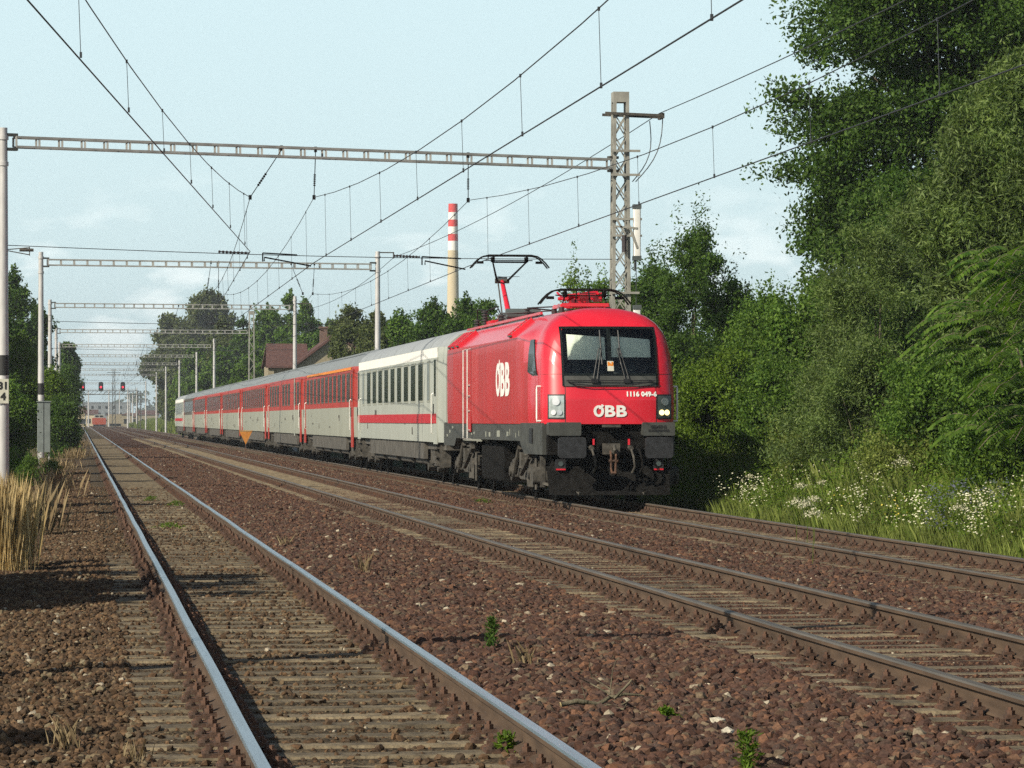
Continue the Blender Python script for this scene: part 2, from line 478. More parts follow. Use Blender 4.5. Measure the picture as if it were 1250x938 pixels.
def rot_mats(n, rng):
    q = rng.normal(size=(n, 4)); q /= np.linalg.norm(q, axis=1)[:, None]
    a, b, c, d = q.T
    return np.stack([1 - 2 * (c * c + d * d), 2 * (b * c - a * d), 2 * (b * d + a * c),
                     2 * (b * c + a * d), 1 - 2 * (b * b + d * d), 2 * (c * d - a * b),
                     2 * (b * d - a * c), 2 * (c * d + a * b), 1 - 2 * (b * b + c * c)], 1).reshape(n, 3, 3)

ROCKS = [ico(s) for s in range(8)]
def scatter_stones(name, pts, size, rng, material, label):
    V = []; F = []; off = 0
    which = rng.integers(0, len(ROCKS), len(pts))
    for k, (rv, rf) in enumerate(ROCKS):
        P = pts[which == k]; s = size[which == k]
        if not len(P): continue
        Rm = rot_mats(len(P), rng)
        asp = rng.uniform(.6, 1.15, size=(len(P), 3))
        v = rv[None] * asp[:, None, :]
        v = np.einsum('nij,nvj->nvi', Rm, v)
        v[:, :, 2] *= .85
        v = v * s[:, None, None] + P[:, None, :]
        V.append(v.reshape(-1, 3))
        F.append((rf[None] + (np.arange(len(P)) * len(rv))[:, None, None] + off).reshape(-1, 3)); off += len(P) * len(rv)
    me = np_mesh(name, np.concatenate(V), np.concatenate(F))
    o = link(name, me, material)
    tag(o, label, 'ballast', kind='stuff')

def in_view(p, m=240):
    px, py, D = proj(p[:, 0], p[:, 1], p[:, 2])
    return (px > -m) & (px < 1250 + m) & (py < 938 + m) & (D > 3)

def uniform(x0, x1, y0, y1, dens):
    n = int((x1 - x0) * (y1 - y0) * dens)
    p = np.zeros((n, 3)); p[:, 0] = RNG.uniform(x0, x1, n); p[:, 1] = RNG.uniform(y0, y1, n)
    p[:, 2] = gz(p[:, 0], p[:, 1]); return p[in_view(p)]

def stones():
    out = []; sz = []
    def put(x0, x1, y0, y1, dens, s0, s1, dz=0.0, keep=None):
        p = uniform(x0, x1, y0, y1, dens)
        if keep is not None: p = p[RNG.random(len(p)) < keep(p)]
        s = np.exp(RNG.uniform(math.log(s0), math.log(s1), len(p)))
        p[:, 2] += s * .35 + dz
        out.append(p); sz.append(s)
    # between A and B, between B and C, shoulder right of C
    for (x0, x1) in ((2.56, 4.98), (7.45, 9.38), (11.85, 12.6)):
        put(x0, x1, 14, 34, 560, .017, .058); put(x0, x1, 34, 60, 300, .022, .060); put(x0, x1, 60, 120, 150, .03, .062)
        put(x0, x1, 120, 220, 40, .04, .07)
    # inside B and C between sleepers
    for c in (XB, XC):
        def gap(p, c=c): return np.where(np.abs(((p[:, 1] / .6) % 1) - .5) < .22, .8, .02)
        put(c - 1.3, c + 1.3, 18, 45, 600, .010, .024, -.006, gap); put(c - 1.3, c + 1.3, 45, 90, 260, .012, .026, -.008, gap)
    scatter_stones('ballast_stones', np.concatenate(out), np.concatenate(sz), RNG, M['stones'], 'red brown crushed stone ballast heaped between the tracks')
    out.clear(); sz.clear()
    put(-2.6, .35, 14, 40, 420, .012, .042); put(-2.4, .35, 40, 70, 220, .02, .04); put(-1.8, .3, 70, 120, 70, .03, .05)
    def gapA(p): return np.where(np.abs(((p[:, 1] / .6) % 1) - .5) < .2, .9, .30)
    put(.35, 2.5, 14, 50, 300, .007, .022, -.004, gapA); put(.3, 3.0, 50, 90, 60, .015, .035, 0, gapA)
    put(.35, 2.5, 14, 60, 26, .022, .042, -.004)
    scatter_stones('gravel_stones', np.concatenate(out), np.concatenate(sz), RNG, M['stonesA'], 'dusty brown gravel along the left track')
stones()

# ------------------------------------------------------------------ tracks
def rail_mesh(y0, y1, seed, wob=.0, gap=None):
    prof = [(-.036, 0), (.036, 0), (.037, -.012), (.036, -.036), (.010, -.048), (.008, -.118), (.060, -.136), (.066, -.150),
            (-.066, -.150), (-.060, -.136), (-.008, -.118), (-.010, -.048), (-.036, -.036), (-.037, -.012)]
    prof[0] = (-.030, 0); prof[1] = (.030, 0)
    b = MB()
    segs = [(y0, y1)] if gap is None else [(y0, gap - .007), (gap + .007, y1)]
    for (a, e) in segs:
        ys = list(np.arange(a, min(e, 120), 1.5)) + ([x for x in (140, 180, 250, 400, 700) if a < x < e - 1]) + [e]
        ys = [y for i, y in enumerate(ys) if i == 0 or y - ys[i - 1] > .05]
        n = len(prof); base = len(b.v)
        for y in ys:
            dx = wob * (float(vnoise(y, 3.3, 5.5, seed)) - .5) * 2; dz = wob * .5 * (float(vnoise(y, 9.3, 4.5, seed)) - .5) * 2
            for (x, z) in prof: b.v.append((x + dx, y, z + dz))
        for i in range(len(ys) - 1):
            for k in range(n):
                p, q = base + i * n + k, base + i * n + (k + 1) % n
                b.f.append([p, q, q + n, p + n]); b.m.append(1 if k in (0, 1, 13) else 0)
        b.f.append([base + k for k in range(n)]); b.m.append(0)
        b.f.append([base + (len(ys) - 1) * n + k for k in range(n)]); b.m.append(0)
    return b.mesh('rail')

def sleeper_mesh():
    b = MB()
    xs = [-1.3, -1.0, -.5, -.25, .25, .5, 1.0, 1.3]
    top = [.0, .0, .0, -.002, -.002, .0, .0, .0]; wd = [.13, .13, .125, .11, .11, .125, .13, .13]
    vs = []
    for x, t_, w_ in zip(xs, top, wd):
        vs += [(x, -w_ - .02, -.2), (x, -w_ - .012, t_ - .02), (x, -w_ + .012, t_), (x, w_ - .012, t_), (x, w_ + .012, t_ - .02), (x, w_ + .02, -.2)]
    fs = [(i * 6 + k, i * 6 + k + 1, i * 6 + k + 7, i * 6 + k + 6) for i in range(7) for k in range(5)]
    fs += [tuple(range(6)), tuple(range(47, 41, -1))]
    b.add(vs, fs)
    return b

def fastening_mb():
    """ribbed base plate with two clip bolts and four screws, about x=0"""
    b = MB()
    b.box((0, 0, .009), (.36, .16, .018))
    for s in (-1, 1):
        b.box((s * .085, 0, .030), (.025, .13, .03))
        b.box((s * .082, 0, .052), (.075, .062, .018))
        b.tube([(s * .088, 0, .05), (s * .088, 0, .084)], .027, 6)
        b.tube([(s * .088, 0, .084), (s * .088, 0, .100)], .014, 6)
        for t_ in (-.048, .048):
            b.tube([(s * .148, t_, .018), (s * .148, t_, .028)], .026, 8)
            b.box((s * .148, t_, .036), (.022, .022, .018))
    return b

SLEEPER = sleeper_mesh()
FAST = fastening_mb(); FAST.v = [(p[0] * 1.06, p[1] * 1.25, p[2] * 1.18) for p in FAST.v]
me_sl = SLEEPER.mesh('sleeper'); me_fa = FAST.mesh('rail_fastening')
cm = M['concrete'].node_tree; oi = cm.nodes.new('ShaderNodeObjectInfo'); hs = cm.nodes.new('ShaderNodeHueSaturation'); mrr = cm.nodes.new('ShaderNodeMapRange')
mrr.inputs['To Min'].default_value = .62; mrr.inputs['To Max'].default_value = 1.18
bsdf = cm.nodes['Principled BSDF']; src = bsdf.inputs['Base Color'].links[0].from_socket
cm.links.new(oi.outputs['Random'], mrr.inputs[0]); cm.links.new(mrr.outputs[0], hs.inputs['Value']); cm.links.new(src, hs.inputs['Color']); cm.links.new(hs.outputs[0], bsdf.inputs['Base Color'])
tcx = [n for n in cm.nodes if n.type == 'MAPPING'][0]; vadd = cm.nodes.new('ShaderNodeVectorMath'); vadd.operation = 'ADD'
vm = cm.nodes.new('ShaderNodeVectorMath'); vm.operation = 'SCALE'; vm.inputs['Scale'].default_value = 40
cm.links.new(oi.outputs['Location'], vm.inputs[0]); srcv = tcx.inputs[0].links[0].from_socket
cm.links.new(srcv, vadd.inputs[0]); cm.links.new(vm.outputs[0], vadd.inputs[1]); cm.links.new(vadd.outputs[0], tcx.inputs[0])
me_sl.materials.append(M['concrete']); me_fa.materials.append(M['rust'])

def track(X, zr, y0, label, seed, wob, topmat, gap=None, half=.752):
    root = thing('railway_track', (X, 0, zr), label, 'railway track', 'railway tracks')
    for s in (-1, 1):
        g = gap if s == -1 else None
        r = link('rail', rail_mesh(-10, 1600, seed + s, wob, g), [M['railside'], topmat], root, (s * half, 0, 0))
        if g:
            b = MB()
            for q in (-1, 1):
                b.box((q * .028, g, -.083), (.030, .76, .062))
                b.box((q * .046, g, -.122), (.03, .76, .014))
                for k in (-.28, -.10, .10, .28):
                    b.tube([(q * .03, g + k, -.083), (q * .072, g + k, -.083)], .017, 6)
            b.build('fishplate', M['rust'], r)
    rr = random.Random(seed)
    n = 100
    k0 = int(y0 / .6)
    for i in range(n):
        y = (k0 + i) * .6
        s = bpy.data.objects.new('sleeper', me_sl); COL.objects.link(s); s.parent = root
        s.location = (rr.uniform(-.03, .03), y + rr.uniform(-.03, .03), -SL + rr.uniform(-.010, .004)); s.rotation_euler = (rr.uniform(-.02, .02), rr.uniform(-.004, .004), rr.uniform(-.018, .018))
        for q in (-1, 1):
            f = bpy.data.objects.new('rail_fastening', me_fa); COL.objects.link(f); f.parent = s
            f.location = (q * half, 0, .001)
    b = MB()
    tv = np.array(SLEEPER.v); fv = np.array(FAST.v)
    for i in range(n, n + 420):
        y = (k0 + i) * .6
        b.add([(p[0], p[1] + y, p[2] - SL) for p in SLEEPER.v], SLEEPER.f)
    for f_ in range(len(b.f)): b.m[f_] = 0
    b.mi = 1
    for i in range(n, n + 160):
        y = (k0 + i) * .6
        for q in (-1, 1):
            b.box((q * half, y, -SL + .01), (.36, .16, .02))
            for s in (-1, 1):
                b.box((q * half + s * .088, y, -SL + .055), (.06, .055, .07))
                b.box((q * half + s * .148, y, -SL + .025), (.05, .14, .03))
    o = b.build('sleeper', [M['concrete'], M['rust']], root)
    tag(o, kind='stuff')
    return root
track(XA, ZA, 12, 'left railway track with shiny rail heads, its concrete sleepers half buried in sand', 11, .010, M['railtop'], gap=26.4)
track(XB, ZB, 17, 'middle railway track with brown rails on concrete sleepers, beside the train', 21, .004, M['railtop2'])
track(XC, ZC, 27, 'right railway track that the red train stands on, next to the flowery bank', 31, .002, M['railtop2'])

# ------------------------------------------------------------------ text helpers
def text_mesh(body, size, depth=.004, bold=.0, sx=1.0, spacing=1.0):
    c = bpy.data.curves.new('t', 'FONT'); c.body = body; c.size = size; c.extrude = depth; c.offset = bold; c.space_character = spacing
    c.align_x = 'CENTER'; c.align_y = 'CENTER'; c.resolution_u = 3
    o = bpy.data.objects.new('t', c); COL.objects.link(o)
    dg = bpy.context.evaluated_depsgraph_get(); dg.update()
    me = bpy.data.meshes.new_from_object(o.evaluated_get(dg))
    bpy.data.objects.remove(o); 
    for v in me.vertices: v.co.x *= sx
    return me

def mesh_to_mb(b, me, Mx):
    b.add([Mx @ v.co for v in me.vertices], [list(p.vertices) for p in me.polygons])

def company_logo(b, W, H, Mx):
    """three letters, the first a ring with a slanting tick through its top, drawn in the xz plane facing -y"""
    lw = W / 3.2
    # O ring
    n = 28; vs = []; fs = []
    th = lw * .26
    for e in (-.004, .004):
        for k in range(n):
            an = 2 * math.pi * k / n
            c, s = math.cos(an), math.sin(an)
            vs.append((-W / 2 + lw / 2 + c * lw / 2, e, s * H / 2)); vs.append((-W / 2 + lw / 2 + c * (lw / 2 - th), e, s * (H / 2 - th * H / lw * .8)))
    for k in range(n):
        a, b_ = 2 * k, 2 * ((k + 1) % n)
        fs.append((a, b_, b_ + 1, a + 1)); o = 2 * n
        fs.append((a + o, a + 1 + o, b_ + 1 + o, b_ + o)); fs.append((a, a + o, b_ + o, b_)); fs.append((a + 1, b_ + 1, b_ + 1 + o, a + 1 + o))
    b.add([Mx @ Vector(p) for p in vs], fs)
    x0 = -W / 2 + lw / 2
    tick = [(x0 - .02 * lw, .18 * H), (x0 + .14 * lw, .16 * H), (x0 + .52 * lw, .46 * H), (x0 + .30 * lw, .60 * H)]
    b.add([Mx @ Vector((p[0], e, p[1])) for e in (-.006, .006) for p in tick], [(0, 1, 2, 3), (7, 6, 5, 4), (0, 4, 5, 1), (1, 5, 6, 2), (2, 6, 7, 3), (3, 7, 4, 0)])
    for i in (1, 2):
        me = text_mesh('B', 1.0, .004, .035)
        xs = [v.co.x for v in me.vertices]; ys = [v.co.y for v in me.vertices]
        cx, cy = (min(xs) + max(xs)) / 2, (min(ys) + max(ys)) / 2; ww, hh = max(xs) - min(xs), max(ys) - min(ys)
        xc = -W / 2 + lw / 2 + i * (W - lw) / 2
        b.add([Mx @ Vector((xc + (v.co.x - cx) / ww * lw, -v.co.z, (v.co.y - cy) / hh * H)) for v in me.vertices], [list(p.vertices) for p in me.polygons])

# ------------------------------------------------------------------ locomotive
LOCY = 66.7
def build_loco():
    root = thing('electric_locomotive', (XC, LOCY, ZC), 'bright red electric locomotive with a raised pantograph at the head of the train', 'locomotive')
    ZBt = 1.60
    Pc = [(1.37, ZBt), (1.385, 1.9), (1.385, 2.3), (1.375, 2.7), (1.345, 3.05), (1.29, 3.30), (1.21, 3.50), (1.07, 3.69), (.88, 3.83), (.65, 3.92), (.36, 3.98), (0, 4.0)]
    Pb = [(1.49, ZBt), (1.50, 1.9), (1.50, 2.3), (1.50, 2.7), (1.50, 3.05), (1.50, 3.25), (1.49, 3.42), (1.24, 3.62), (1.02, 3.80), (.92, 3.88), (.5, 3.90), (0, 3.90)]
    full = lambda P: [(x, z) for x, z in P] + [(-x, z) for x, z in P[-2::-1]]
    FC = full(Pc)
    poly = FC
    def sfrac(x, z):
        dx, dz = x, z - ZBt
        if abs(dx) + abs(dz) < 1e-6: return 0
        best = 0
        for (a, b2) in zip(poly[:-1], poly[1:]):
            ax, az, bx, bz = a[0], a[1] - ZBt, b2[0], b2[1] - ZBt
            ex, ez = bx - ax, bz - az
            det = -dx * ez + dz * ex
            if abs(det) < 1e-9: continue
            tt = (-ax * ez + az * ex) / det
            uu = (dx * az - dz * ax) / det
            if tt > 0 and -1e-4 <= uu <= 1.0001: return 1 / tt
        return 1 / (1.38 / abs(dx)) if abs(dx) > 1e-6 else 0
    def rake(z): return max(0, z - 2.1) * .26 + max(0, z - 3.3) ** 2 * .5
    def nose(x, z):
        s = min(1, sfrac(x, z))
        n = 4.6
        return .62 + rake(z) * (1 - max(0, (s - .93) / .07) * .0) + 1.0 * (1 - (1 - s ** n) ** (1 / n))
    # side/body loft
    def section(P): return full(P)
    def body(side=1):
        pass
    b = MB(); b.mi = 0
    ss = [0, .1, .2, .3, .4, .5, .58, .66, .72, .77, .82, .86, .90, .93, .955, .975, .99, 1.0]
    # finer profile for smooth dome
    def refine(P, k=2):
        out = []
        for a, c in zip(P[:-1], P[1:]):
            for i in range(k): out.append((a[0] + (c[0] - a[0]) * i / k, a[1] + (c[1] - a[1]) * i / k))
        return out + [P[-1]]
    FCr = refine(FC); FBr = refine(full(Pb)); n = len(FCr)
    WX0, WX1, WZ0, WZ1 = -.93, .93, 2.36, 3.52   # windscreen opening at its widest
    def inwin(x, z):
        hw = .93 - max(0, (z - 2.6)) * .03
        return abs(x) < .955 and 2.50 < z < 3.555
    rows = []
    Lb = 19.28 - .62
    for s in ss[1:]:
        row = []
        for (x, z) in FCr:
            X_, Z_ = x * s, ZBt + (z - ZBt) * s
            row.append((X_, nose(X_, Z_) if s < 1 else .62 + rake(Z_) + 1.0, Z_))
        rows.append(row)
    yy = [(2.1, .0), (2.6, .35), (3.1, .7), (3.7, 1.0)]
    for y, k in yy:
        rows.append([(a[0] + (c[0] - a[0]) * k, max(y, rows[len(ss) - 2][i][1] + (y - 1.9)), a[1] + (c[1] - a[1]) * k) for i, (a, c) in enumerate(zip(FCr, FBr))])
    rows.append([(c[0], 4.4, c[1]) for c in FBr])
    for y in (6, 9, 12, 15.9): rows.append([(c[0], y, c[1]) for c in FBr])
    rows.append([(a[0], 19.28 - 1.9, a[1]) for a in FBr])
    for y, k in ((19.28 - 1.5, 1), (19.28 - .9, .97), (19.28 - .66, .90), (19.28 - .62, .80), (19.28 - .62, .02)):
        rows.append([(a[0] * k, y, ZBt + (a[1] - ZBt) * k) for a in FCr])
    # nose is a regular heightfield-like patch with the windscreen cut out: subdivide fine
    vs = [p for r in rows for p in r]; fs = []; 
    for i in range(len(rows) - 1):
        for k in range(n - 1):
            fs.append((i * n + k, i * n + k + 1, (i + 1) * n + k + 1, (i + 1) * n + k))
    # replace flat nose (s<=.93) by a fine grid patch so that the opening has straight edges
    cut = 0
    keep = []
    sc = ss[1:].index(.90)
    for i, f in enumerate(fs):
        r_ = i // (n - 1)
        if r_ >= sc: keep.append(f)
    b.add(vs, keep)
    b.f.append([len(b.v)]) ; b.f.pop()
    ring = rows[sc]
    # fan from ring to patch: radial grid with window hole tested on small cells
    sub = 60
    prev = ring; pv = None
    base = len(b.v)
    grid = []
    for j in range(sub + 1):
        s = .90 * j / sub
        rr = []
        for (x, z) in refine(FCr, 6):
            X_, Z_ = x * s, ZBt + (z - ZBt) * s
            rr.append((X_, nose(X_, Z_), Z_))
        grid.append(rr)
    m2 = len(grid[0])
    b.v += [p for r_ in grid for p in r_]
    # clamp vertices near the window border onto it for a straight edge
    for j in range(sub):
        for k in range(m2 - 1):
            ids = (base + j * m2 + k, base + j * m2 + k + 1, base + (j + 1) * m2 + k + 1, base + (j + 1) * m2 + k)
            cx = sum(b.v[i][0] for i in ids) / 4; cz = sum(b.v[i][2] for i in ids) / 4
            if inwin(cx, cz): continue
            b.f.append(list(ids)); b.m.append(0)
    # side material for long flat sides
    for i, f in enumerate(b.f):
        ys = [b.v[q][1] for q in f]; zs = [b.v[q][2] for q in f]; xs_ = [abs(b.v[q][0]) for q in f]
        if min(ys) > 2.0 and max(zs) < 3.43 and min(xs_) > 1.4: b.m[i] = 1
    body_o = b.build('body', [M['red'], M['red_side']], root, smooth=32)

    def patch(name, x0, x1, z0, z1, off, material, nx=8, nz=6, taper=.0, parent=root, holes=None, zc=None):
        q = MB(); vs = []
        for j in range(nz + 1):
            z = z0 + (z1 - z0) * j / nz
            for i in range(nx + 1):
                x = x0 + (x1 - x0) * i / nx
                x = x * (1 - taper * (z - z0))
                vs.append((x, nose(x, z) - off, z))
        fs = [(j * (nx + 1) + i, j * (nx + 1) + i + 1, (j + 1) * (nx + 1) + i + 1, (j + 1) * (nx + 1) + i) for j in range(nz) for i in range(nx)]
        q.add(vs, fs)
        # skirt edges back to body
        k = len(vs)
        vs2 = [(x, y + off + .01, z) for (x, y, z) in vs]; q.add(vs2, [])
        def edge(a, c): q.f.append([a, c, c + k, a + k]); q.m.append(0)
        for i in range(nx): edge(i, i + 1); edge(nz * (nx + 1) + i, nz * (nx + 1) + i + 1)
        for j in range(nz): edge(j * (nx + 1), (j + 1) * (nx + 1)); edge(j * (nx + 1) + nx, (j + 1) * (nx + 1) + nx)
        return q.build(name, material, parent, smooth=40)
    # windscreen: black surround bars, glass, centre post
    def strip(q, x0, x1, z0, z1, off, nx=8, nz=6):
        base_ = len(q.v)
        for j in range(nz + 1):
            z = z0 + (z1 - z0) * j / nz
            for i in range(nx + 1):
                x = x0 + (x1 - x0) * i / nx
                q.v.append((x, nose(x, z) - off, z))
        for j in range(nz):
            for i in range(nx):
                a = base_ + j * (nx + 1) + i
                q.f.append([a, a + 1, a + nx + 2, a + nx + 1]); q.m.append(q.mi)
    ws = MB()
    strip(ws, -.96, .96, 2.42, 3.56, .018, 20, 8)
    wso = ws.build('windscreen', M['glass'], root, smooth=40)
    fr = MB()
    strip(fr, -.98, -.935, 2.36, 3.58, .026); strip(fr, .935, .98, 2.36, 3.58, .026)
    strip(fr, -.935, .935, 3.53, 3.58, .026, 20, 3); strip(fr, -.04, .04, 2.64, 3.53, .026, 3, 8)
    strip(fr, -.935, .935, 2.57, 2.62, .0245, 20, 2)
    fr.build('frame', M['winglass'], wso, smooth=40)
    gp = MB(); strip(gp, -.935, .935, 2.36, 2.57, .027, 20, 3)
    gp.build('wiper_panel', M['dgrey'], wso, smooth=40)
    # cab interior behind the glass
    ci = MB()
    ci.box((0, 2.5, 2.75), (2.2, .04, 1.7)); ci.box((0, 1.75, 1.98), (2.2, 1.5, .06)); ci.box((-1.12, 1.9, 2.65), (.03, 1.2, 1.3)); ci.box((1.12, 1.9, 2.65), (.03, 1.2, 1.3))
    ci.box((0, 1.55, 2.5), (2.0, .5, .1))
    ci.box((-.55, 1.95, 2.55), (.5, .12, .75)); ci.box((.5, 1.95, 2.5), (.5, .12, .6))
    ci.build('cab_interior', M['cab_dark'], root)
    for (x0, x1, sg, z0, z1) in ((-.84, -.07, 5, 2.90, 3.42), (.05, .86, 4, 2.95, 3.38)):  # pale panels behind the glass stand in for the sky's reflection
        bl = MB(); vs = []
        for j in range(9):
            z = z0 + (z1 - z0) * j / 8
            for i in range(13):
                x = x0 + (x1 - x0) * i / 12; zz = z - (.06 * (i / 12) if j > 4 else 0)
                vs.append((x, nose(x, zz) + .06 + .012 * math.sin(i * 2.1), zz))
        bl.add(vs, [(j * 13 + i, j * 13 + i + 1, j * 13 + i + 14, j * 13 + i + 13) for j in range(8) for i in range(12)])
        bl.build('sky_reflection_panel', M['sky_reflection'], root, smooth=60)
    st = MB(); strip(st, -.055, .075, 2.67, 2.87, .030, 2, 2); so = st.build('sticker', M['plate'], wso)
    st = MB(); st.mi = 0
    me = text_mesh('N', .14, .002, .012); mesh_to_mb(st, me, Matrix.Translation((.01, nose(.01, 2.79) - .034, 2.79)) @ Matrix.Rotation(R(90), 4, 'X')); st.build('symbol', M['orange'], so)
    # wipers
    for s in (-1, 1):
        wp = MB()
        px = s * .33
        def q(x, z, o=.06): return (x, nose(x, z) - o, z)
        wp.box((px, nose(px, 2.47) - .06, 2.47), (.13, .07, .08))
        top = (px + (.14 if s < 0 else -.14), 3.12)
        wp.tube([q(px - .03, 2.48), q(top[0] - .03, top[1])], .011, 6); wp.tube([q(px + .05, 2.48), q(top[0] + .02, top[1])], .011, 6)
        wp.tube([q(top[0] + .015, 3.50, .045), q(top[0] + .03, 2.80, .045)], .014, 6)
        wp.tube([q(top[0] - .03, top[1]), q(top[0] + .03, top[1])], .016, 6)
        wp.build('wiper', M['black'], root)
    hr = MB()
    pts = [(-.92, 2.50), (-.86, 2.44), (-.6, 2.40), (-.3, 2.40)]
    hr.tube([(x, nose(x, z) - .08, z) for x, z in ((-.90, 2.48), (-.3, 2.475), (.3, 2.475), (.90, 2.48))], .012, 6)
    hr.tube([(x, nose(x, z) - .09, z) for x, z in ((-.90, 2.48), (-.76, 2.41), (-.45, 2.38), (0, 2.38), (.4, 2.39), (.7, 2.43), (.90, 2.48))], .014, 6)
    hr.build('front_handrail', M['black'], root)
    # seams
    sm = MB()
    for s in (-1, 1):
        strip(sm, s * .925 - .006, s * .925 + .006, 1.62, 2.36, .004, 1, 8)
        strip(sm, min(s * .985, s * 1.36), max(s * .985, s * 1.36), 2.603, 2.612, .004, 10, 1)
    sm.build('panel_seam', M['black'], root)
    # headlights
    for s in (-1, 1):
        hx0, hx1 = (s * .955, s * 1.245)
        h = MB(); strip(h, min(hx0, hx1) - .02, max(hx0, hx1) + .02, 1.70, 2.20, .012, 6, 6)
        ho = h.build('headlight', M['black'], root, smooth=40)
        h = MB(); strip(h, min(hx0, hx1), max(hx0, hx1), 1.73, 2.17, .019, 6, 6)
        h.build('lens', M['lens'] if s < 0 else M['lens_dark'], ho, smooth=40)  # left lens painted paler for the sun it reflects, right one darker
        for k, (lx, lz, lr) in enumerate(((1.035, 1.83, .055), (1.145, 1.83, .055), (1.10, 2.05, .080))):
            c = MB(); x = s * lx; y = nose(x, lz)
            dx = (nose(x + .03, lz) - nose(x - .03, lz)) / .06
            nrm = Vector((dx, -1, .1)).normalized()
            c.tube([Vector((x, y, lz)), Vector((x, y, lz)) + nrm * .036], lr, 14)
            on = (s > 0 and k < 2)
            c.build('lamp', M['lamp_on'] if on else M['silver'], ho, smooth=40)
    # front logo and number
    lg = MB(); company_logo(lg, .68, .235, Matrix.Translation((-.02, 0, 1.86)))
    lg.v = [(x, nose(x, z) - .012 + y, z) for x, y, z in lg.v]
    lg.build('company_logo', M['white'], root)
    nb = MB(); mesh_to_mb(nb, text_mesh('1116 049-6', .132, .003, .006, spacing=1.05), Matrix.Translation((.62, 0, 2.20)) @ Matrix.Rotation(R(90), 4, 'X'))
    nb.v = [(x, nose(x, z) - .010 + y, z) for x, y, z in nb.v]
    nb.build('running_number', M['white'], root)
    # side logo, both sides
    for s in (-1, 1):
        lg = MB(); company_logo(lg, 2.4, .73, Matrix.Identity(4))
        for k in range(len(lg.v)):
            x, y, z = lg.v[k]; lg.v[k] = (s * 1.506 + s * -y * (-1 if s < 0 else 1) * .5, 6.2 + (-x if s < 0 else x), 2.56 + z)
        lg.build('side_logo', M['white'], root)
        # cab side window
        sw = MB(); 
        def prw(P_, z):
            for (a, c) in zip(P_[:-1], P_[1:]):
                if a[1] <= z <= c[1]: return a[0] + (c[0] - a[0]) * (z - a[1]) / max(1e-6, c[1] - a[1])
            return 1.49
        def sidex(y, z):
            k = min(1, max(0, (y - 2.1) / 1.6)); wmax = prw(Pc, z) * (1 - k) + prw(Pb, z) * k
            lo, hi = 0, wmax
            if nose(wmax * .9999, z) <= y: return wmax
            for _ in range(30):
                mid = (lo + hi) / 2
                if nose(mid, z) < y: lo = mid
                else: hi = mid
            return lo
        rows_ = []
        for j in range(11):
            z = 2.60 + (3.34 - 2.60) * j / 10
            yf_ = 1.50 + (2.35 - 1.50) * (j / 10) ** .8; yb_ = 2.62
            if j == 0: yb_ = 2.2
            rows_.append([(yf_ + (yb_ - yf_) * i / 8, z) for i in range(9)])
        sw.v = [(s * (sidex(y, z) + .022), y, z) for r_ in rows_ for y, z in r_] + [(s * (sidex(y, z) - .02), y, z) for r_ in rows_ for y, z in r_]
        for j in range(10):
            for i in range(8):
                a = j * 9 + i; sw.f.append([a, a + 1, a + 10, a + 9]); sw.f.append([a + 99, a + 108, a + 109, a + 100])
        for i in range(8): sw.f.append([i, i + 99, i + 100, i + 1]); sw.f.append([90 + i, 91 + i, 190 + i, 189 + i])
        for j in range(10): sw.f.append([j * 9, j * 9 + 9, j * 9 + 108, j * 9 + 99]); sw.f.append([j * 9 + 8, j * 9 + 107, j * 9 + 116, j * 9 + 17])
        sw.m = [0] * len(sw.f)
        swo = sw.build('cab_side_window', M['winglass'], root)
        # handrails of the cab door
        for yy_ in (1.15,):
            g = MB(); X_ = s * 1.44
            g.tube([(s * 1.20, yy_, 2.36), (X_, yy_, 2.36), (X_, yy_, 2.3), (X_, yy_, 1.72), (X_, yy_, 1.66), (s * 1.20, yy_, 1.66)], .022, 6)
            g.build('handrail', M['white'], root)
        g = MB(); X_ = s * 1.60
        for yy_ in (12.1, 12.95):
            g.tube([(s * 1.51, yy_, 3.35), (X_ , yy_, 3.33), (X_ , yy_, 1.25), (s * 1.51, yy_, 1.22)], .02, 6)
        g.build('door_handrail', M['wsilver'], root)
        g = MB()
        g.box((s * 1.502, 12.53, 2.35), (.016, .6, 1.9)); go = g.build('machine_room_door', M['red_side'], root)
        g = MB()
        for zz in (1.45, 1.9, 2.25, 2.5): g.box((s * 1.53, 12.53, zz), (.04, .35, .03))
        g.build('step_rung', M['wsilver'], go)
        # roof shoulder vents
        for yv, lv in ((5.1, .5), (15.3, .45), (16.3, .45), (17.1, .3)):
            g = MB()
            a0, a1 = Vector((s * 1.47, 0, 3.46)), Vector((s * 1.03, 0, 3.82))
            nn = Vector((s * .63, 0, .77))
            for t_ in np.linspace(0, 1, 7):
                p = a0.lerp(a1, t_) + nn * .02
                g.box((p.x, yv, p.z), (.05, lv, .03))
            g.box(((a0.x + a1.x) / 2 + nn.x * .01, yv - lv / 2 - .03, (a0.z + a1.z) / 2), (.04, .05, .04))
            g.build('roof_vent', M['cab_dark'], root)
            for e in (-1, 1):
                g = MB(); g.bar(a0 + Vector((0, yv + e * (lv / 2 + .05), 0)) + nn * .02, a1 + Vector((0, yv + e * (lv / 2 + .05), 0)) + nn * .02, .06, .08)
                g.build('vent_frame', M['red'], root)
    # grey frame / skirt along the sides
    sk = MB()
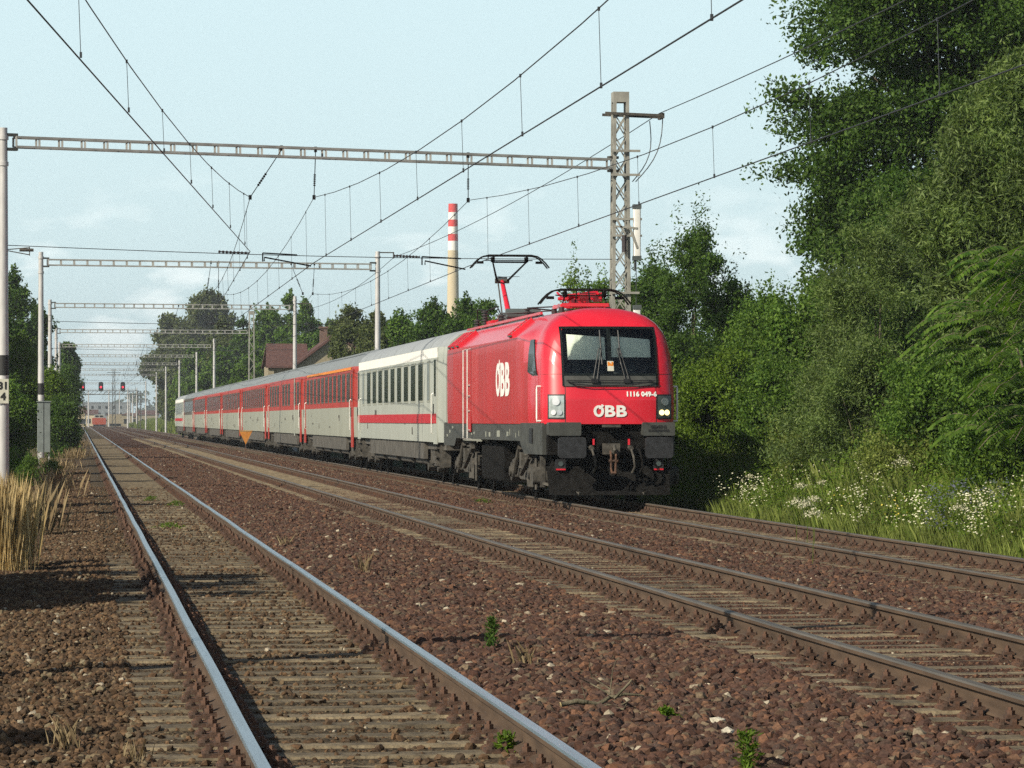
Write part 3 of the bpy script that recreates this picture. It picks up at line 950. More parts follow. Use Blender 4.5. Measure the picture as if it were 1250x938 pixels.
    for s in (-1, 1):
        prof = [(1.2, 1.62), (1.2, 1.16), (3.2, .98), (4.0, 1.22), (19.28 - 3.8, 1.22), (19.28 - 3, 1.05), (19.28 - .8, 1.05), (19.28 - .8, 1.62)]
        prof = [(.95, 1.62), (.95, .98), (3.0, .98), (3.4, 1.16), (3.55, 1.24), (15.6, 1.24), (16.0, 1.05), (18.4, 1.05), (18.4, 1.62), (3.4, 1.62)]
        o_ = len(prof)
        sk.add([(s * (1.475 - .12 * max(0, min(1, (3.4 - y) / 2.4))), y, z) for y, z in prof] + [(s * (1.30 - .10 * max(0, min(1, (3.4 - y) / 2.4))), y, z) for y, z in prof], [tuple(range(o_)), tuple(range(2 * o_ - 1, o_ - 1, -1))] + [(i, (i + 1) % o_, (i + 1) % o_ + o_, i + o_) for i in range(o_)])
    sk.box((0, 9.6, 1.45), (2.6, 17.2, .34))
    fo = sk.build('underframe', M['dgrey'], root)
    mk = MB(); rr = random.Random(3)
    for (y, z, a, c) in ((3.7, 1.40, .04, .12), (4.2, 1.36, .05, .1), (5.2, 1.42, .06, .14), (5.6, 1.38, .3, .10), (7.2, 1.38, .5, .14), (8.8, 1.36, .25, .1), (9.5, 1.36, .12, .12), (11.8, 1.38, .18, .05), (12.3, 1.36, .16, .05), (16.4, 1.5, .3, .06), (17, 1.4, .2, .07), (17.6, 1.3, .22, .06)):
        mk.box((-1.477, y, z), (.006, a, c))
    mk.build('stencil_mark', M['coachgrey'], fo)
    g = MB(); g.box((-1.425, 2.2, 1.36), (.02, .42, .30)); g.build('step_recess', M['black'], fo)
    # buffer beam and boxes
    bb = MB()
    bb.box((0, .86, 1.28), (2.55, .22, .60))
    bb.box((0, 1.2, .9), (2.3, .5, .8))
    bo = bb.build('buffer_beam', M['gear_dark'], root)
    for s in (-1, 1):
        p = MB(); p.rbox((s * .955, .68, 1.50), (.66, .34, .27), .03, 'y', 3)
        po = p.build('corner_step', M['dgrey'], bo, smooth=35)
        bf = MB()
        bf.tube([(s * .88, .78, 1.13), (s * .88, .12, 1.13)], .13, 14)
        bf.rbox((s * .88, .045, 1.13), (.56, .09, .42), .07, 'y', 5)
        bf.rbox((s * .88, .115, 1.13), (.50, .05, .38), .06, 'y', 4)
        bf.build('buffer', M['buffer'], root, smooth=35)
        e = MB(); e.rbox((s * 1.0, .9, .78), (.20, .20, .22), .03, 'y', 3); eo = e.build('marker_lamp', M['black'], root)
        e = MB(); e.box((s * 1.0, .79, .685), (.19, .02, .03))
        e.build('lamp_frame', M['red'], eo)
        e = MB(); e.tube([(s * 1.0, .8, .80), (s * 1.0, .78, .80)], .05, 12); e.build('lens', M['lens_dark'], eo)
        # rail guard and steps
        g = MB()
        g.bar((s * 1.30, 1.3, .95), (s * 1.30, 1.3, .32), .10, .12)
        g.bar((s * 1.28, 1.25, .40), (s * .62, .60, .20), .12, .05)
        g.rbox((s * 1.33, 1.42, .55), (.34, .34, .36), .1, 'x', 4)
        g.build('rail_guard', M['gear'], root)
        # brake hoses with red cocks
        for k, xo in enumerate((.40, .56)):
            h = MB(); x = s * xo
            h.tube([(x, .72, 1.12), (x, .52, 1.08), (x + .03, .42, .92), (x + .05, .42, .74), (x + .0, .46, .62)], .024, 7)
            h.tube([(x, .74, 1.13), (x, .56, 1.11)], .05, 8)
            h.build('brake_hose', M['gear_dark'] if k else M['gear'], root)
        h = MB(); h.box((s * .36, .62, 1.24), (.035, .05, .12)); h.build('air_cock', M['red'], root)
    nm = MB()
    for body_, dz, sz in (('SIEMENS', 1.54, .085), ('EUROSPRINTER', 1.465, .062)):
        mesh_to_mb(nm, text_mesh(body_, sz, .003, .004), Matrix.Translation((.955, .507, dz)) @ Matrix.Rotation(R(90), 4, 'X'))
    nm.build('maker_lettering', M['ink'], root)
    ck = MB()
    ck.box((0, .62, 1.10), (.34, .12, .22)); ck.bar((0, .62, 1.10), (0, .30, 1.08), .07, .12)
    ck.tube([(0, .32, 1.12), (0, .20, 1.16), (0, .16, 1.08), (0, .22, 1.02)], .035, 8)
    ck.build('coupling_hook', M['gear'], root)
    ck = MB()
    for s in (-1, 1): ck.tube([(s * .05, .38, 1.06), (s * .05, .30, .95), (s * .045, .34, .72), (s * .035, .30, .62)], .022, 6)
    ck.tube([(-.09, .33, .86), (.09, .33, .86)], .032, 8); ck.tube([(-.05, .30, .62), (.05, .30, .62)], .03, 8)
    ck.build('screw_coupling', M['rust'], root)
    g = MB(); g.box((0, .60, 1.56), (.36, .14, .05)); g.build('front_step', M['gear'], root)
    # plough
    pl = MB()
    pl.add([(-1.25, .95, .75), (1.25, .95, .75), (1.2, .62, .17), (.0, .50, .17), (-1.2, .62, .17), (-1.25, 1.15, .75), (1.25, 1.15, .75), (1.2, 1.0, .17), (-1.2, 1.0, .17)],
           [(0, 4, 3), (0, 3, 1), (1, 3, 2), (5, 6, 7, 8), (0, 5, 8, 4), (1, 2, 7, 6), (0, 1, 6, 5), (2, 3, 4, 8, 7)])
    pl.build('snow_plough', M['gear_dark'], root)
    # bogies
    for yc in (4.35, 19.28 - 4.35):
        bg = MB()
        for s in (-1, 1):
            bg.add([(s * 1.10, yc - 2.0, .62), (s * 1.10, yc - 2.0, .82), (s * 1.10, yc - 1.0, .92), (s * 1.10, yc - .5, .62), (s * 1.10, yc + .5, .62), (s * 1.10, yc + 1.0, .92), (s * 1.10, yc + 2.0, .82), (s * 1.10, yc + 2.0, .62), (s * 1.10, yc + .6, .42), (s * 1.10, yc - .6, .42)] +
                   [(s * 1.27, yc - 2.0, .62), (s * 1.27, yc - 2.0, .82), (s * 1.27, yc - 1.0, .92), (s * 1.27, yc - .5, .62), (s * 1.27, yc + .5, .62), (s * 1.27, yc + 1.0, .92), (s * 1.27, yc + 2.0, .82), (s * 1.27, yc + 2.0, .62), (s * 1.27, yc + .6, .42), (s * 1.27, yc - .6, .42)],
                   [tuple(range(10)), tuple(range(19, 9, -1))] + [(i, (i + 1) % 10, (i + 1) % 10 + 10, i + 10) for i in range(10)])
            for yo in (-.62, -.38, .38, .62):
                for k in range(6): bg.tube([(s * 1.22, yc + yo, .66 + k * .095), (s * 1.22, yc + yo, .70 + k * .095)], .10, 10)
            bg.tube([(s * 1.36, yc - .2, .55), (s * 1.36, yc - 1.9, 1.05)], .055, 8)
            bg.tube([(s * 1.36, yc + .9, .55), (s * 1.33, yc + .3, 1.1)], .06, 8)
            bg.box((s * 1.30, yc, .85), (.12, .3, .3)); bg.box((s * 1.33, yc - 1.5, 1.0), (.1, .25, .25)); bg.tube([(s * 1.30, yc - 2.1, .9), (s * 1.30, yc - 2.1, .25)], .035, 6)
            for k in range(4): bg.tube([(s * 1.34, yc - 1.9 + k * .22, .30), (s * 1.34, yc - 1.9 + k * .22, .62)], .045, 6)
        bg.box((0, yc, .6), (2.0, 1.0, .35))
        bo_ = bg.build('bogie', M['gear'], root, smooth=35)
        for yo in (-1.5, 1.5):
            wl = MB()
            for s in (-1, 1):
                wl.tube([(s * .69, yc + yo, .575), (s * .72, yc + yo, .575)], .60, 28); wl.tube([(s * .72, yc + yo, .575), (s * .84, yc + yo, .575)], .575, 28)
                wl.tube([(s * .84, yc + yo, .575), (s * 1.0, yc + yo, .575)], .2, 14)
            wl.tube([(-.8, yc + yo, .575), (.8, yc + yo, .575)], .09, 12)
            wl.build('wheelset', M['gear_dark'], bo_, smooth=35)
            for s in (-1, 1):
                ab = MB(); ab.tube([(s * 1.05, yc + yo, .575), (s * 1.36, yc + yo, .575)], .20, 16); ab.box((s * 1.2, yc + yo, .60), (.2, .55, .28)); ab.tube([(s * 1.36, yc + yo, .575), (s * 1.40, yc + yo, .575)], .11, 12)
                ab.build('axle_box', M['gear'], bo_, smooth=35)
    ub = MB()
    ub.rbox((0, 9.64, .72), (2.6, 4.2, .85), .08, 'y', 3); ub.box((0, 9.64, 1.2), (2.2, 5, .3))
    ub.build('transformer_tank', M['gear_dark'], root, smooth=35)
    # roof gear
    rg = MB()
    rg.box((0, 9.6, 3.915), (1.3, 11.5, .03)); 
    rg.bar((-.98, 3.8, 3.93), (-.98, 17.4, 3.93), .05, .05); rg.bar((.98, 3.8, 3.93), (.98, 17.4, 3.93), .05, .05)
    rg.build('roof_walkway', M['red'], root)
    for (x, y, h) in ((-.55, 17.35, .50), (-.30, 16.3, .40), (.3, 14.4, .35), (-.6, 13.6, .30), (.55, 12.6, .35), (-.35, 10.8, .35), (.4, 9.4, .35), (-.7, 17.7, .30)):
        g = MB()
        g.tube([(x, y, 3.90), (x, y, 3.90 + h)], .05, 10)
        k = 0
        while k * .07 + .06 < h:
            g.tube([(x, y, 3.95 + k * .07), (x, y, 3.975 + k * .07)], .095, 12); k += 1
        g.build('roof_insulator', M['ins'], root, smooth=40)
    g = MB()
    g.tube([(-.55, 17.35, 4.40), (-.3, 16.9, 4.5), (-.3, 16.3, 4.32), (.1, 15.2, 4.3), (.3, 14.4, 4.27), (-.6, 13.6, 4.22), (.55, 12.6, 4.27), (-.35, 10.8, 4.27), (.4, 9.4, 4.27)], .018, 6)
    g.tube([(-.7, 17.7, 4.2), (-.72, 17.6, 4.45), (-.55, 17.35, 4.42)], .018, 6)
    g.build('busbar', M['black'], root)
    g = MB()
    g.rbox((.1, 15.0, 4.15), (.9, .9, .30), .12, 'y', 5); g.tube([(-.3, 15.2, 4.28), (.55, 15.2, 4.28)], .12, 12); g.tube([(-.35, 14.6, 4.22), (.45, 14.6, 4.22)], .10, 12)
    g.build('circuit_breaker', M['cab_dark'], root, smooth=35)
    def panto(name, y0, zs, label, raised):
        pr = bpy.data.objects.new(name, None); COL.objects.link(pr); pr.parent = root; pr['label'] = label
        g = MB()
        for x in (-.5, .5):
            g.bar((x, y0 - .45, 4.10), (x, y0 + .75, 4.10), .06, .07)
        for y in (-.45, .15, .75): g.bar((-.5, y0 + y, 4.12), (.5, y0 + y, 4.12), .06, .07)
        g.box((0, y0 + .15, 4.20), (.30, .35, .14)); g.tube([(-.2, y0 + .4, 4.18), (-.2, y0 - .3, 4.2)], .07, 8)
        g.build('base_frame', M['red'], pr)
        for x in (-.5, .5):
            for y in (-.4, .7):
                g = MB(); g.tube([(x, y0 + y, 3.90), (x, y0 + y, 4.07)], .06, 10); g.build('base_insulator', M['ins'], pr)
        if raised:
            kn = Vector((0, y0 + 1.45, 5.20)); hd = Vector((0, y0 - .05, zs))
            g = MB(); g.tube([(0.0, y0 - .1, 4.2), kn], [.075, .055], 10); g.build('lower_arm', M['red'], pr, smooth=40)
            g = MB(); g.tube([(-.14, y0 + .2, 4.2), kn + Vector((-.10, 0, -.05))], .018, 6); g.tube([kn + Vector((-.18, 0, 0)), kn + Vector((.18, 0, 0))], .06, 8)
            g.build('guide_rod', M['gear'], pr)
            g = MB()
            for s in (-1, 1): g.tube([kn + Vector((s * .13, 0, .0)), hd + Vector((s * .42, 0, -.16))], [.028, .020], 8)
            g.tube([kn + Vector((-.13, 0, .08)), kn + Vector((.13, 0, .08))], .02, 6)
            g.tube([kn + Vector((-.10, -.1, .1)), hd + Vector((.3, .4, -.5))], .006, 5); g.tube([kn + Vector((.10, -.1, .1)), hd + Vector((-.3, .4, -.5))], .006, 5)
            g.tube([hd + Vector((-.44, 0, -.16)), hd + Vector((.44, 0, -.16))], .022, 8)
            g.build('upper_arm', M['gear_dark'], pr)
        else:
            kn = Vector((0, y0 + 1.3, 4.30)); hd = Vector((0, y0 - .35, zs))
            g = MB(); g.tube([(0.0, y0 - .1, 4.24), kn], [.075, .055], 10); g.box((.1, y0 + .1, 4.33), (.34, .5, .12)); g.tube([(-.3, y0, 4.3), (.35, y0 + .1, 4.38)], .06, 8)
            g.build('lower_arm', M['red'], pr, smooth=40)
            g = MB()
            for q_ in range(9):
                x_ = -.42 + q_ * .105; g.tube([(x_, y0 - .3 + (q_ % 3) * .3, 4.22), (x_ + (.12 if q_ % 2 else -.08), y0 + .25 + (q_ % 2) * .3, 4.40 - (q_ % 3) * .05)], .022, 6)
            g.box((-.25, y0 + .3, 4.30), (.2, .5, .10)); g.box((.33, y0 + .1, 4.28), (.16, .4, .14)); g.tube([(-.45, y0 + .5, 4.28), (.45, y0 + .5, 4.28)], .035, 8)
            g.build('spring_gear', M['red'], pr)
            g = MB()
            for x_ in (-.48, -.2, .12, .48): g.tube([(x_, y0 - .38, 4.12), (x_ * .8, y0 - .30, 4.42)], .016, 5)
            g.build('support_rod', M['gear_dark'], pr)
            g = MB()
            for s in (-1, 1): g.tube([kn + Vector((s * .13, 0, .05)), hd + Vector((s * .42, 0, -.06))], [.03, .02], 8)
            g.tube([kn + Vector((-.13, 0, .05)), kn + Vector((.13, 0, .05))], .03, 6)
            g.build('upper_arm', M['red'], pr)
        g = MB()
        for dy in (-.17, .17):
            pts = []
            for k in range(21):
                u = -1 + k / 10
                x = u * .975
                z = 0.0 - .02 * u * u if abs(u) < .62 else -.008 - ((abs(u) - .62) / .38) ** 1.7 * .30
                pts.append(hd + Vector((x, dy, z)))
            g.tube(pts, .020, 6)
            g.box((hd.x, hd.y + dy, hd.z + .004), (1.1, .05, .035))
        for x in (-.42, .42):
            g.tube([hd + Vector((x, -.17, -.05)), hd + Vector((x, .17, -.05))], .02, 6); g.box((x, hd.y, hd.z - .10), (.09, .12, .12))
            g.box((x * 1.75, hd.y, hd.z - .17), (.16, .08, .06))
        g.tube([hd + Vector((-.6, .17, -.11)), hd + Vector((.6, .17, -.11))], .014, 6)
        g.build('collector_head', M['gear_dark'], pr)
    panto('pantograph', 16.9, 5.77, 'rear pantograph raised to the wire', True)
    panto('pantograph', 4.6, 4.44, 'front pantograph folded flat on the roof', False)
build_loco()

# ------------------------------------------------------------------ coaches
PITCH = 27.08
def coach(i, kind, label):
    """kind: white / red1 (orange line) / red"""
    Lc = PITCH - .35
    y0 = LOCY + 19.28 + .45 + i * PITCH
    root = thing('passenger_coach', (XC, y0, ZC), label, 'train coach', 'coaches of the passenger train')
    white = kind in ('white', 'last')
    up = M['coachwhite'] if white else M['coachred']; lowm = M['coachwhite'] if white else M['coachgrey']
    if kind == 'grey': up = M['under']; lowm = M['coachgrey']
    # body loft with tapered ends; material bands by height
    zb = 1.10; zr = 3.50 if not white else 3.58
    half = [(1.405, zb), (1.42, 1.55), (1.42, 1.84), (1.42, 2.12), (1.42, 2.16), (1.415, 3.18), (1.40, 3.36), (1.38, zr), (1.27, 3.74), (1.02, 3.93), (.6, 4.04), (0, 4.08)]
    sec = half + [(-x, z) for x, z in half[-2::-1]]
    n = len(sec); b = MB(); rows = []
    for y, k in ((0.0, .97), (.02, .985), (.9, 1.0), (Lc - .9, 1.0), (Lc - .02, .985), (Lc, .97)):
        k2 = .90 if y < .5 or y > Lc - .5 else 1.0
        rows.append([(x * k2, y, zb + (z - zb) * (1 if k == 1 else (.995 if k > .98 else .985))) for x, z in sec])
    b.v = [p for r_ in rows for p in r_]
    nh = len(half)
    for r_ in range(len(rows) - 1):
        for k in range(n - 1):
            kk = k if k < nh - 1 else n - 2 - k
            b.f.append([r_ * n + k, r_ * n + k + 1, (r_ + 1) * n + k + 1, (r_ + 1) * n + k])
            if white: mi = 0 if kk < 7 else 2
            else: mi = 0 if kk < 3 else (1 if kk < 7 else 2)
            b.m.append(mi)
    b.f.append(list(range(n))); b.m.append(1); b.f.append([(len(rows) - 1) * n + k for k in range(n)]); b.m.append(1)
    b.build('body', [lowm, up, M['roof_pale'] if white else M['roof']], root, smooth=28)
    def side(name, y, z, a, h, m, off=.006, parent=root, both=True, t_=.012):
        g = MB()
        for s in (-1,): g.box((s * (1.42 + off - t_ / 2), y, z), (t_, a, h))
        return g.build(name, m, parent)
    # roof ribs
    g = MB()
    if not white:
        for x, z in ((-1.05, 3.93), (-.80, 4.01), (-.5, 4.08)): g.bar((x, 1.5, z), (x, Lc - 1.5, z), .03, .04)
        for x, z in ((1.05, 3.93), (.80, 4.01), (.5, 4.08)): g.bar((x, 1.5, z), (x, Lc - 1.5, z), .03, .04)
        g.build('roof_rib', M['roof'], root)
    else:
        for k in range(5):
            y = 3 + k * 5.2
            g.add([(x * 1.004, y + dy, zb + (z - zb) * 1.003 + .004) for dy in (0, .04) for x, z in sec[7:-7]], [(q, q + 1, q + 1 + len(sec[7:-7]), q + len(sec[7:-7])) for q in range(len(sec[7:-7]) - 1)])
        g.build('roof_seam', M['roof'], root)
    if white:
        side('stripe', Lc / 2, 1.72, Lc - 1.9, .25, M['stripe'], .024)
        side('white_band', Lc / 2, 3.44, Lc - 1.9, .26, M['chwhite'], -.012)
    elif kind == 'red1':
        side('first_class_line', Lc / 2 - .3, 3.44, Lc - 4.2, .09, M['orange'], .002)
    # windows on the side facing the camera and the other side
    wg = M['winglass'] if (white or kind == 'grey') else M['winglass2']
    nw = 11 if white else 11
    ys = [3.0 + k * (Lc - 6.0) / (nw - 1) for k in range(nw)]
    zc_, hh, ww = (2.70, .98, 1.18) if white else (2.80, .86, 1.25)
    for k, y in enumerate(ys):
        small = white and k in (0, nw - 1)
        if kind == 'red' and i == 2 and k in (2, 6): continue
        f = MB()
        for s in (-1,):
            f.box((s * 1.421, y, zc_), (.014, (.6 if small else ww) + .12, hh + .12))
        fo = f.build('window', M['coachgrey'] if white else M['under'], root)
        p = MB()
        for s in (-1,): p.box((s * 1.428, y, zc_), (.012, .6 if small else ww, hh))
        p.build('pane', wg if not small else M['cabinet'], fo)
    # doors at both ends
    for y, e in ((1.25, -1), (Lc - 1.25, 1)):
        d = MB()
        for s in (-1,): d.box((s * 1.418, y, 2.18 if white else 2.08), (.03, .85, 2.25 if white else 2.65))
        do = d.build('door', M['coachwhite'] if white else M['coachred'], root)
        g = MB()
        for s in (-1,): g.box((s * 1.438, y, 2.78), (.01, .38, .95))
        g.build('pane', wg, do)
        g = MB()
        for s in (-1,): g.box((s * 1.445, y + .3, 1.95), (.03, .05, .30))
        g.build('handle', M['black'], do)
        g = MB()
        for s in (-1,): g.tube([(s * 1.40, y - e * .55, 2.4), (s * 1.47, y - e * .55, 2.35), (s * 1.47, y - e * .55, 1.35), (s * 1.40, y - e * .55, 1.3)], .018, 6)
        g.build('handrail', M['wsilver'], root)
        g = MB()
        for s in (-1,):
            for k in range(3): g.box((s * 1.30, y, .95 - k * .22), (.25, .7, .04))
            g.box((s * 1.2, y - .36, .75), (.3, .02, .6)); g.box((s * 1.2, y + .36, .75), (.3, .02, .6))
        g.build('door_step', M['gear'], root)
    if kind == 'red' and i == 2:
        g = MB(); g.box((-1.432, 5.2, 2.25), (.02, .22, 2.5)); o = g.build('vertical_stripe', M['coachwhite'], root)
    if kind != 'white':
        side('cream_panel', 2.0, 1.62, .45, .92, M['coachwhite'], .004, both=False)
    g = MB(); rr = random.Random(i)
    for k in range(6): g.box((-1.424, rr.uniform(5, Lc - 4), rr.uniform(1.3, 1.9)), (.006, rr.choice((.15, .3, .6)), rr.choice((.06, .1, .2))))
    g.build('stencil_mark', M['under'], root)
    # end wall with rubber gangway
    g = MB(); g.rbox((0, -.12, 2.3), (1.0, .26, 2.2), .15, 'y', 5); g.rbox((0, Lc + .12, 2.3), (1.0, .26, 2.2), .15, 'y', 5)
    g.build('gangway', M['black'], root, smooth=40)
    g = MB()
    for s in (-1, 1):
        for ye, d_ in ((0, -1), (Lc, 1)): g.tube([(s * .875, ye, 1.05), (s * .875, ye + d_ * .17, 1.05)], .12, 12)
    g.build('buffer', M['gear_dark'], root, smooth=40)
    # underframe
    g = MB()
    g.box((0, Lc / 2, 1.0), (2.5, Lc - .3, .2))
    for s in (-1, 1):
        g.box((s * 1.30, Lc / 2, .86), (.10, Lc - 9.6, .46))
    for k in range(4): g.rbox((0, 6.6 + k * 4.4, .68), (2.5, 3.0, .42), .08, 'y', 3)
    g.build('underframe', M['under'], root, smooth=35)
    for yc in (3.8, Lc - 3.8):
        g = MB()
        for s in (-1, 1):
            g.bar((s * 1.05, yc - 1.75, .62), (s * 1.05, yc + 1.75, .62), .14, .20); g.rbox((s * 1.10, yc, .78), (.2, .7, .35), .05, 'x', 3)
            for yo in (-1.25, 1.25):
                g.tube([(s * .95, yc + yo, .46), (s * 1.22, yc + yo, .46)], .16, 12); g.box((s * 1.1, yc + yo, .5), (.2, .5, .18))
                for q in (-.3, .3): g.tube([(s * 1.1, yc + yo + q, .5), (s * 1.1, yc + yo + q, .86)], .08, 8)
            g.tube([(s * 1.2, yc - .8, .5), (s * 1.2, yc + .8, 1.0)], .04, 6)
        g.box((0, yc, .62), (1.9, .5, .3))
        bo_ = g.build('bogie', M['gear'], root, smooth=35)
        for yo in (-1.25, 1.25):
            g = MB()
            for s in (-1, 1): g.tube([(s * .69, yc + yo, .46), (s * .83, yc + yo, .46)], .46, 22)
            g.tube([(-.8, yc + yo, .46), (.8, yc + yo, .46)], .08, 10)
            g.build('wheelset', M['gear_dark'], bo_, smooth=35)
coach(0, 'white', 'cream white coach with a red waist stripe, directly behind the locomotive')
coach(1, 'red1', 'red and pale grey coach with an orange line above its windows, second in the train')
coach(2, 'red', 'red and grey coach with a pale vertical stripe, behind the one with the orange line')
coach(3, 'red', 'red and grey coach fourth behind the locomotive, next to the orange triangle sign')
coach(4, 'red', 'red and grey coach fifth behind the locomotive')
coach(5, 'red', 'red and grey coach sixth behind the locomotive')
coach(6, 'red', 'red and grey coach seventh behind the locomotive, last of the red ones')
coach(7, 'grey', 'dark windowed grey coach second from the end of the train')
coach(8, 'last', 'white coach with a red stripe at the far end of the train')

# ------------------------------------------------------------------ overhead line portals
def hang(b, a, c, r=.012):
    """hanger rod with a ribbed insulator in its middle"""
    a, c = Vector(a), Vector(c); d = c - a
    b.tube([a, c], r, 5)
    for k in range(6): b.tube([a + d * (.50 + k * .045), a + d * (.525 + k * .045)], .032, 7)

def portal(label, pl, pr, zt_l, zt_r, zb_, right, detail=True, zpl=None):
    """pl, pr: (x, y) of left and right masts"""
    pl, pr = Vector((*pl, 0)), Vector((*pr, 0))
    root = thing('overhead_line_portal', (pl.x, pl.y, float(gz(pl.x, pl.y)) - .1), label, 'catenary portal', 'overhead line portals across the tracks')
    o = Vector(root.location); loc = lambda v: Vector(v) - o
    if zpl is None or zpl:
        g = MB(); g.tube([loc((pl.x, pl.y, o.z)), loc((pl.x, pl.y, 1.9)), loc((pl.x, pl.y, zt_l))], [.15, .145, .105], 14)
        for z in (.25, .9): g.tube([loc((pl.x, pl.y, zt_l - z - .05)), loc((pl.x, pl.y, zt_l - z + .05))], .135, 14)
        po = g.build('tubular_mast', M['galv'], root, smooth=40)
        g = MB()
        g.tube([loc((pl.x, pl.y, 2.77)), loc((pl.x, pl.y, 3.27))], .150, 14); g.build('black_band', M['ink'], po, smooth=40)
        g = MB(); g.box(loc((pl.x, pl.y, o.z + .22)), (.6, .6, .3)); g.build('footing', M['concrete'], root)
    dxy = (pr - pl).normalized()
    sd = Vector((-dxy.y, dxy.x, 0))
    gr = float(gz(pr.x, pr.y))
    if right == 'lattice':
        g = MB(); zt = zt_r
        def corner(i, j, z):
            wv = .245 - (z - gr) / (zt - gr) * .075
            return loc(Vector((pr.x + i * wv, pr.y + j * wv, z)))
        for i in (-1, 1):
            for j in (-1, 1): g.bar(corner(i, j, gr - .1), corner(i, j, zt - .02), .085, .085)
        nb_ = 16
        for k in range(nb_):
            z0 = gr + .4 + (zt - gr - 1.0) * k / nb_; z1 = gr + .4 + (zt - gr - 1.0) * (k + 1) / nb_
            for (a, c) in (((-1, -1), (1, -1)), ((-1, 1), (1, 1)), ((-1, -1), (-1, 1)), ((1, -1), (1, 1))):
                p, q = (a, c) if k % 2 else (c, a)
                g.bar(corner(*p, z0), corner(*q, z1), .045, .03)
                if detail: g.bar(corner(*q, z0), corner(*p, z1), .030, .03)
        g.box(loc((pr.x, pr.y, zt - .14)), (.43, .43, .28))
        mo = g.build('lattice_mast', M['mast'], root)
    else:
        g = MB(); g.tube([loc((pr.x, pr.y, gr - .1)), loc((pr.x, pr.y, 1.9)), loc((pr.x, pr.y, zt_r))], [.15, .145, .105], 14)
        for z in (.25, .9): g.tube([loc((pr.x, pr.y, zt_r - z - .05)), loc((pr.x, pr.y, zt_r - z + .05))], .135, 14)
        mo = g.build('tubular_mast', M['galv'], root, smooth=40)
    # beam: four chords and posts
    A = pl + dxy * .30; B = pr - dxy * .34
    hb = .24
    g = MB()
    for s in (-1, 1):
        for z in (zb_ + hb / 2, zb_ - hb / 2):
            g.bar(loc(A + sd * s * .13 + Vector((0, 0, z))), loc(B + sd * s * .13 + Vector((0, 0, z))), .05, .055)
    n = int((B - A).length / .58)
    for k in range(n + 1):
        p = A.lerp(B, k / n)
        for s in (-1, 1): g.bar(loc(p + sd * s * .13 + Vector((0, 0, zb_ - hb / 2))), loc(p + sd * s * .13 + Vector((0, 0, zb_ + hb / 2))), .055, .03)
        if detail: g.bar(loc(p - sd * .13 + Vector((0, 0, zb_ + hb / 2))), loc(p + sd * .13 + Vector((0, 0, zb_ + hb / 2))), .03, .02)
    bo = g.build('beam', M['beam'], root)
    for P_, e in ((pl, 1), (pr, -1)):
        for z in (zb_ + hb / 2 + .06, zb_ - hb / 2 - .06):
            g = MB(); g.bar(loc(P_ + dxy * e * .08 + Vector((0, 0, z))), loc(P_ + dxy * e * .36 + Vector((0, 0, z))), .16, .07); g.build('clamp', M['dgrey'], bo)
    return root, loc, dxy, sd, mo

WL = []   # supports of the wires: (list per wire of (x, y, z_messenger, z_contact))
posts = []
def xy(px, D):
    p = at(px, HY, D); return (p.x, p.y)

# portal that stands just behind the left edge of the picture and throws its shadow across the tracks
near_l, near_r = (-1.95, 23.0), (13.6, 24.5)
PORT = [
    ('overhead line portal nearest the photographer, outside the left edge, shading the tracks', near_l, near_r, 9.05, 10.4, 8.6, 'pipe'),
    ('largest overhead line portal in view, its tall lattice mast behind the locomotive', xy(4, 84.5), xy(757, 92), 8.95, 10.56, 8.60, 'lattice'),
    ('second overhead line portal in view, its right tube mast rising behind the cream white coach', xy(50, 149), xy(461, 153.5), 9.05, 9.3, 8.60, 'pipe'),
    ('third overhead line portal in view, right tube mast in front of the brown roofed house', xy(61, 205), xy(360, 209), 8.95, 9.3, 8.60, 'pipe'),
    ('fourth overhead line portal in view, its thin lattice mast left of the house', xy(68.5, 264), xy(307, 267), 8.95, 10.25, 8.60, 'lattice'),
    ('fifth overhead line portal in view, right mast just left of the far lattice mast', xy(72.5, 316), xy(261.5, 318), 8.95, 9.3, 8.6, 'pipe'),
    ('sixth overhead line portal in view, right mast above the far red coaches', xy(76, 365), xy(240, 368), 8.95, 9.05, 8.6, 'pipe'),
    ('seventh overhead line portal in view, right mast just behind the last coach', xy(78, 416), xy(219, 419), 8.95, 9.05, 8.6, 'pipe'),
    ('eighth overhead line portal in view, right mast in the green strip behind the train', xy(80, 466), xy(202.5, 469), 8.95, 9.05, 8.6, 'pipe'),
    ('ninth overhead line portal in view, far away left of the train', xy(82, 520), xy(191, 523), 8.95, 9.05, 8.6, 'pipe'),
    ('tenth overhead line portal in view, beyond the red signals', xy(84, 640), xy(178, 643), 8.95, 9.05, 8.6, 'pipe'),
    ('eleventh overhead line portal in view, small in the haze', xy(86, 770), xy(167, 773), 8.95, 9.05, 8.6, 'pipe'),
    ('twelfth overhead line portal in view, farthest one with a thin tube mast', xy(88, 910), xy(158, 913), 8.95, 9.05, 8.6, 'pipe'),
]
roots = []
for i, p in enumerate(PORT):
    r_ = portal(*p, detail=i < 4)
    roots.append((r_, p))
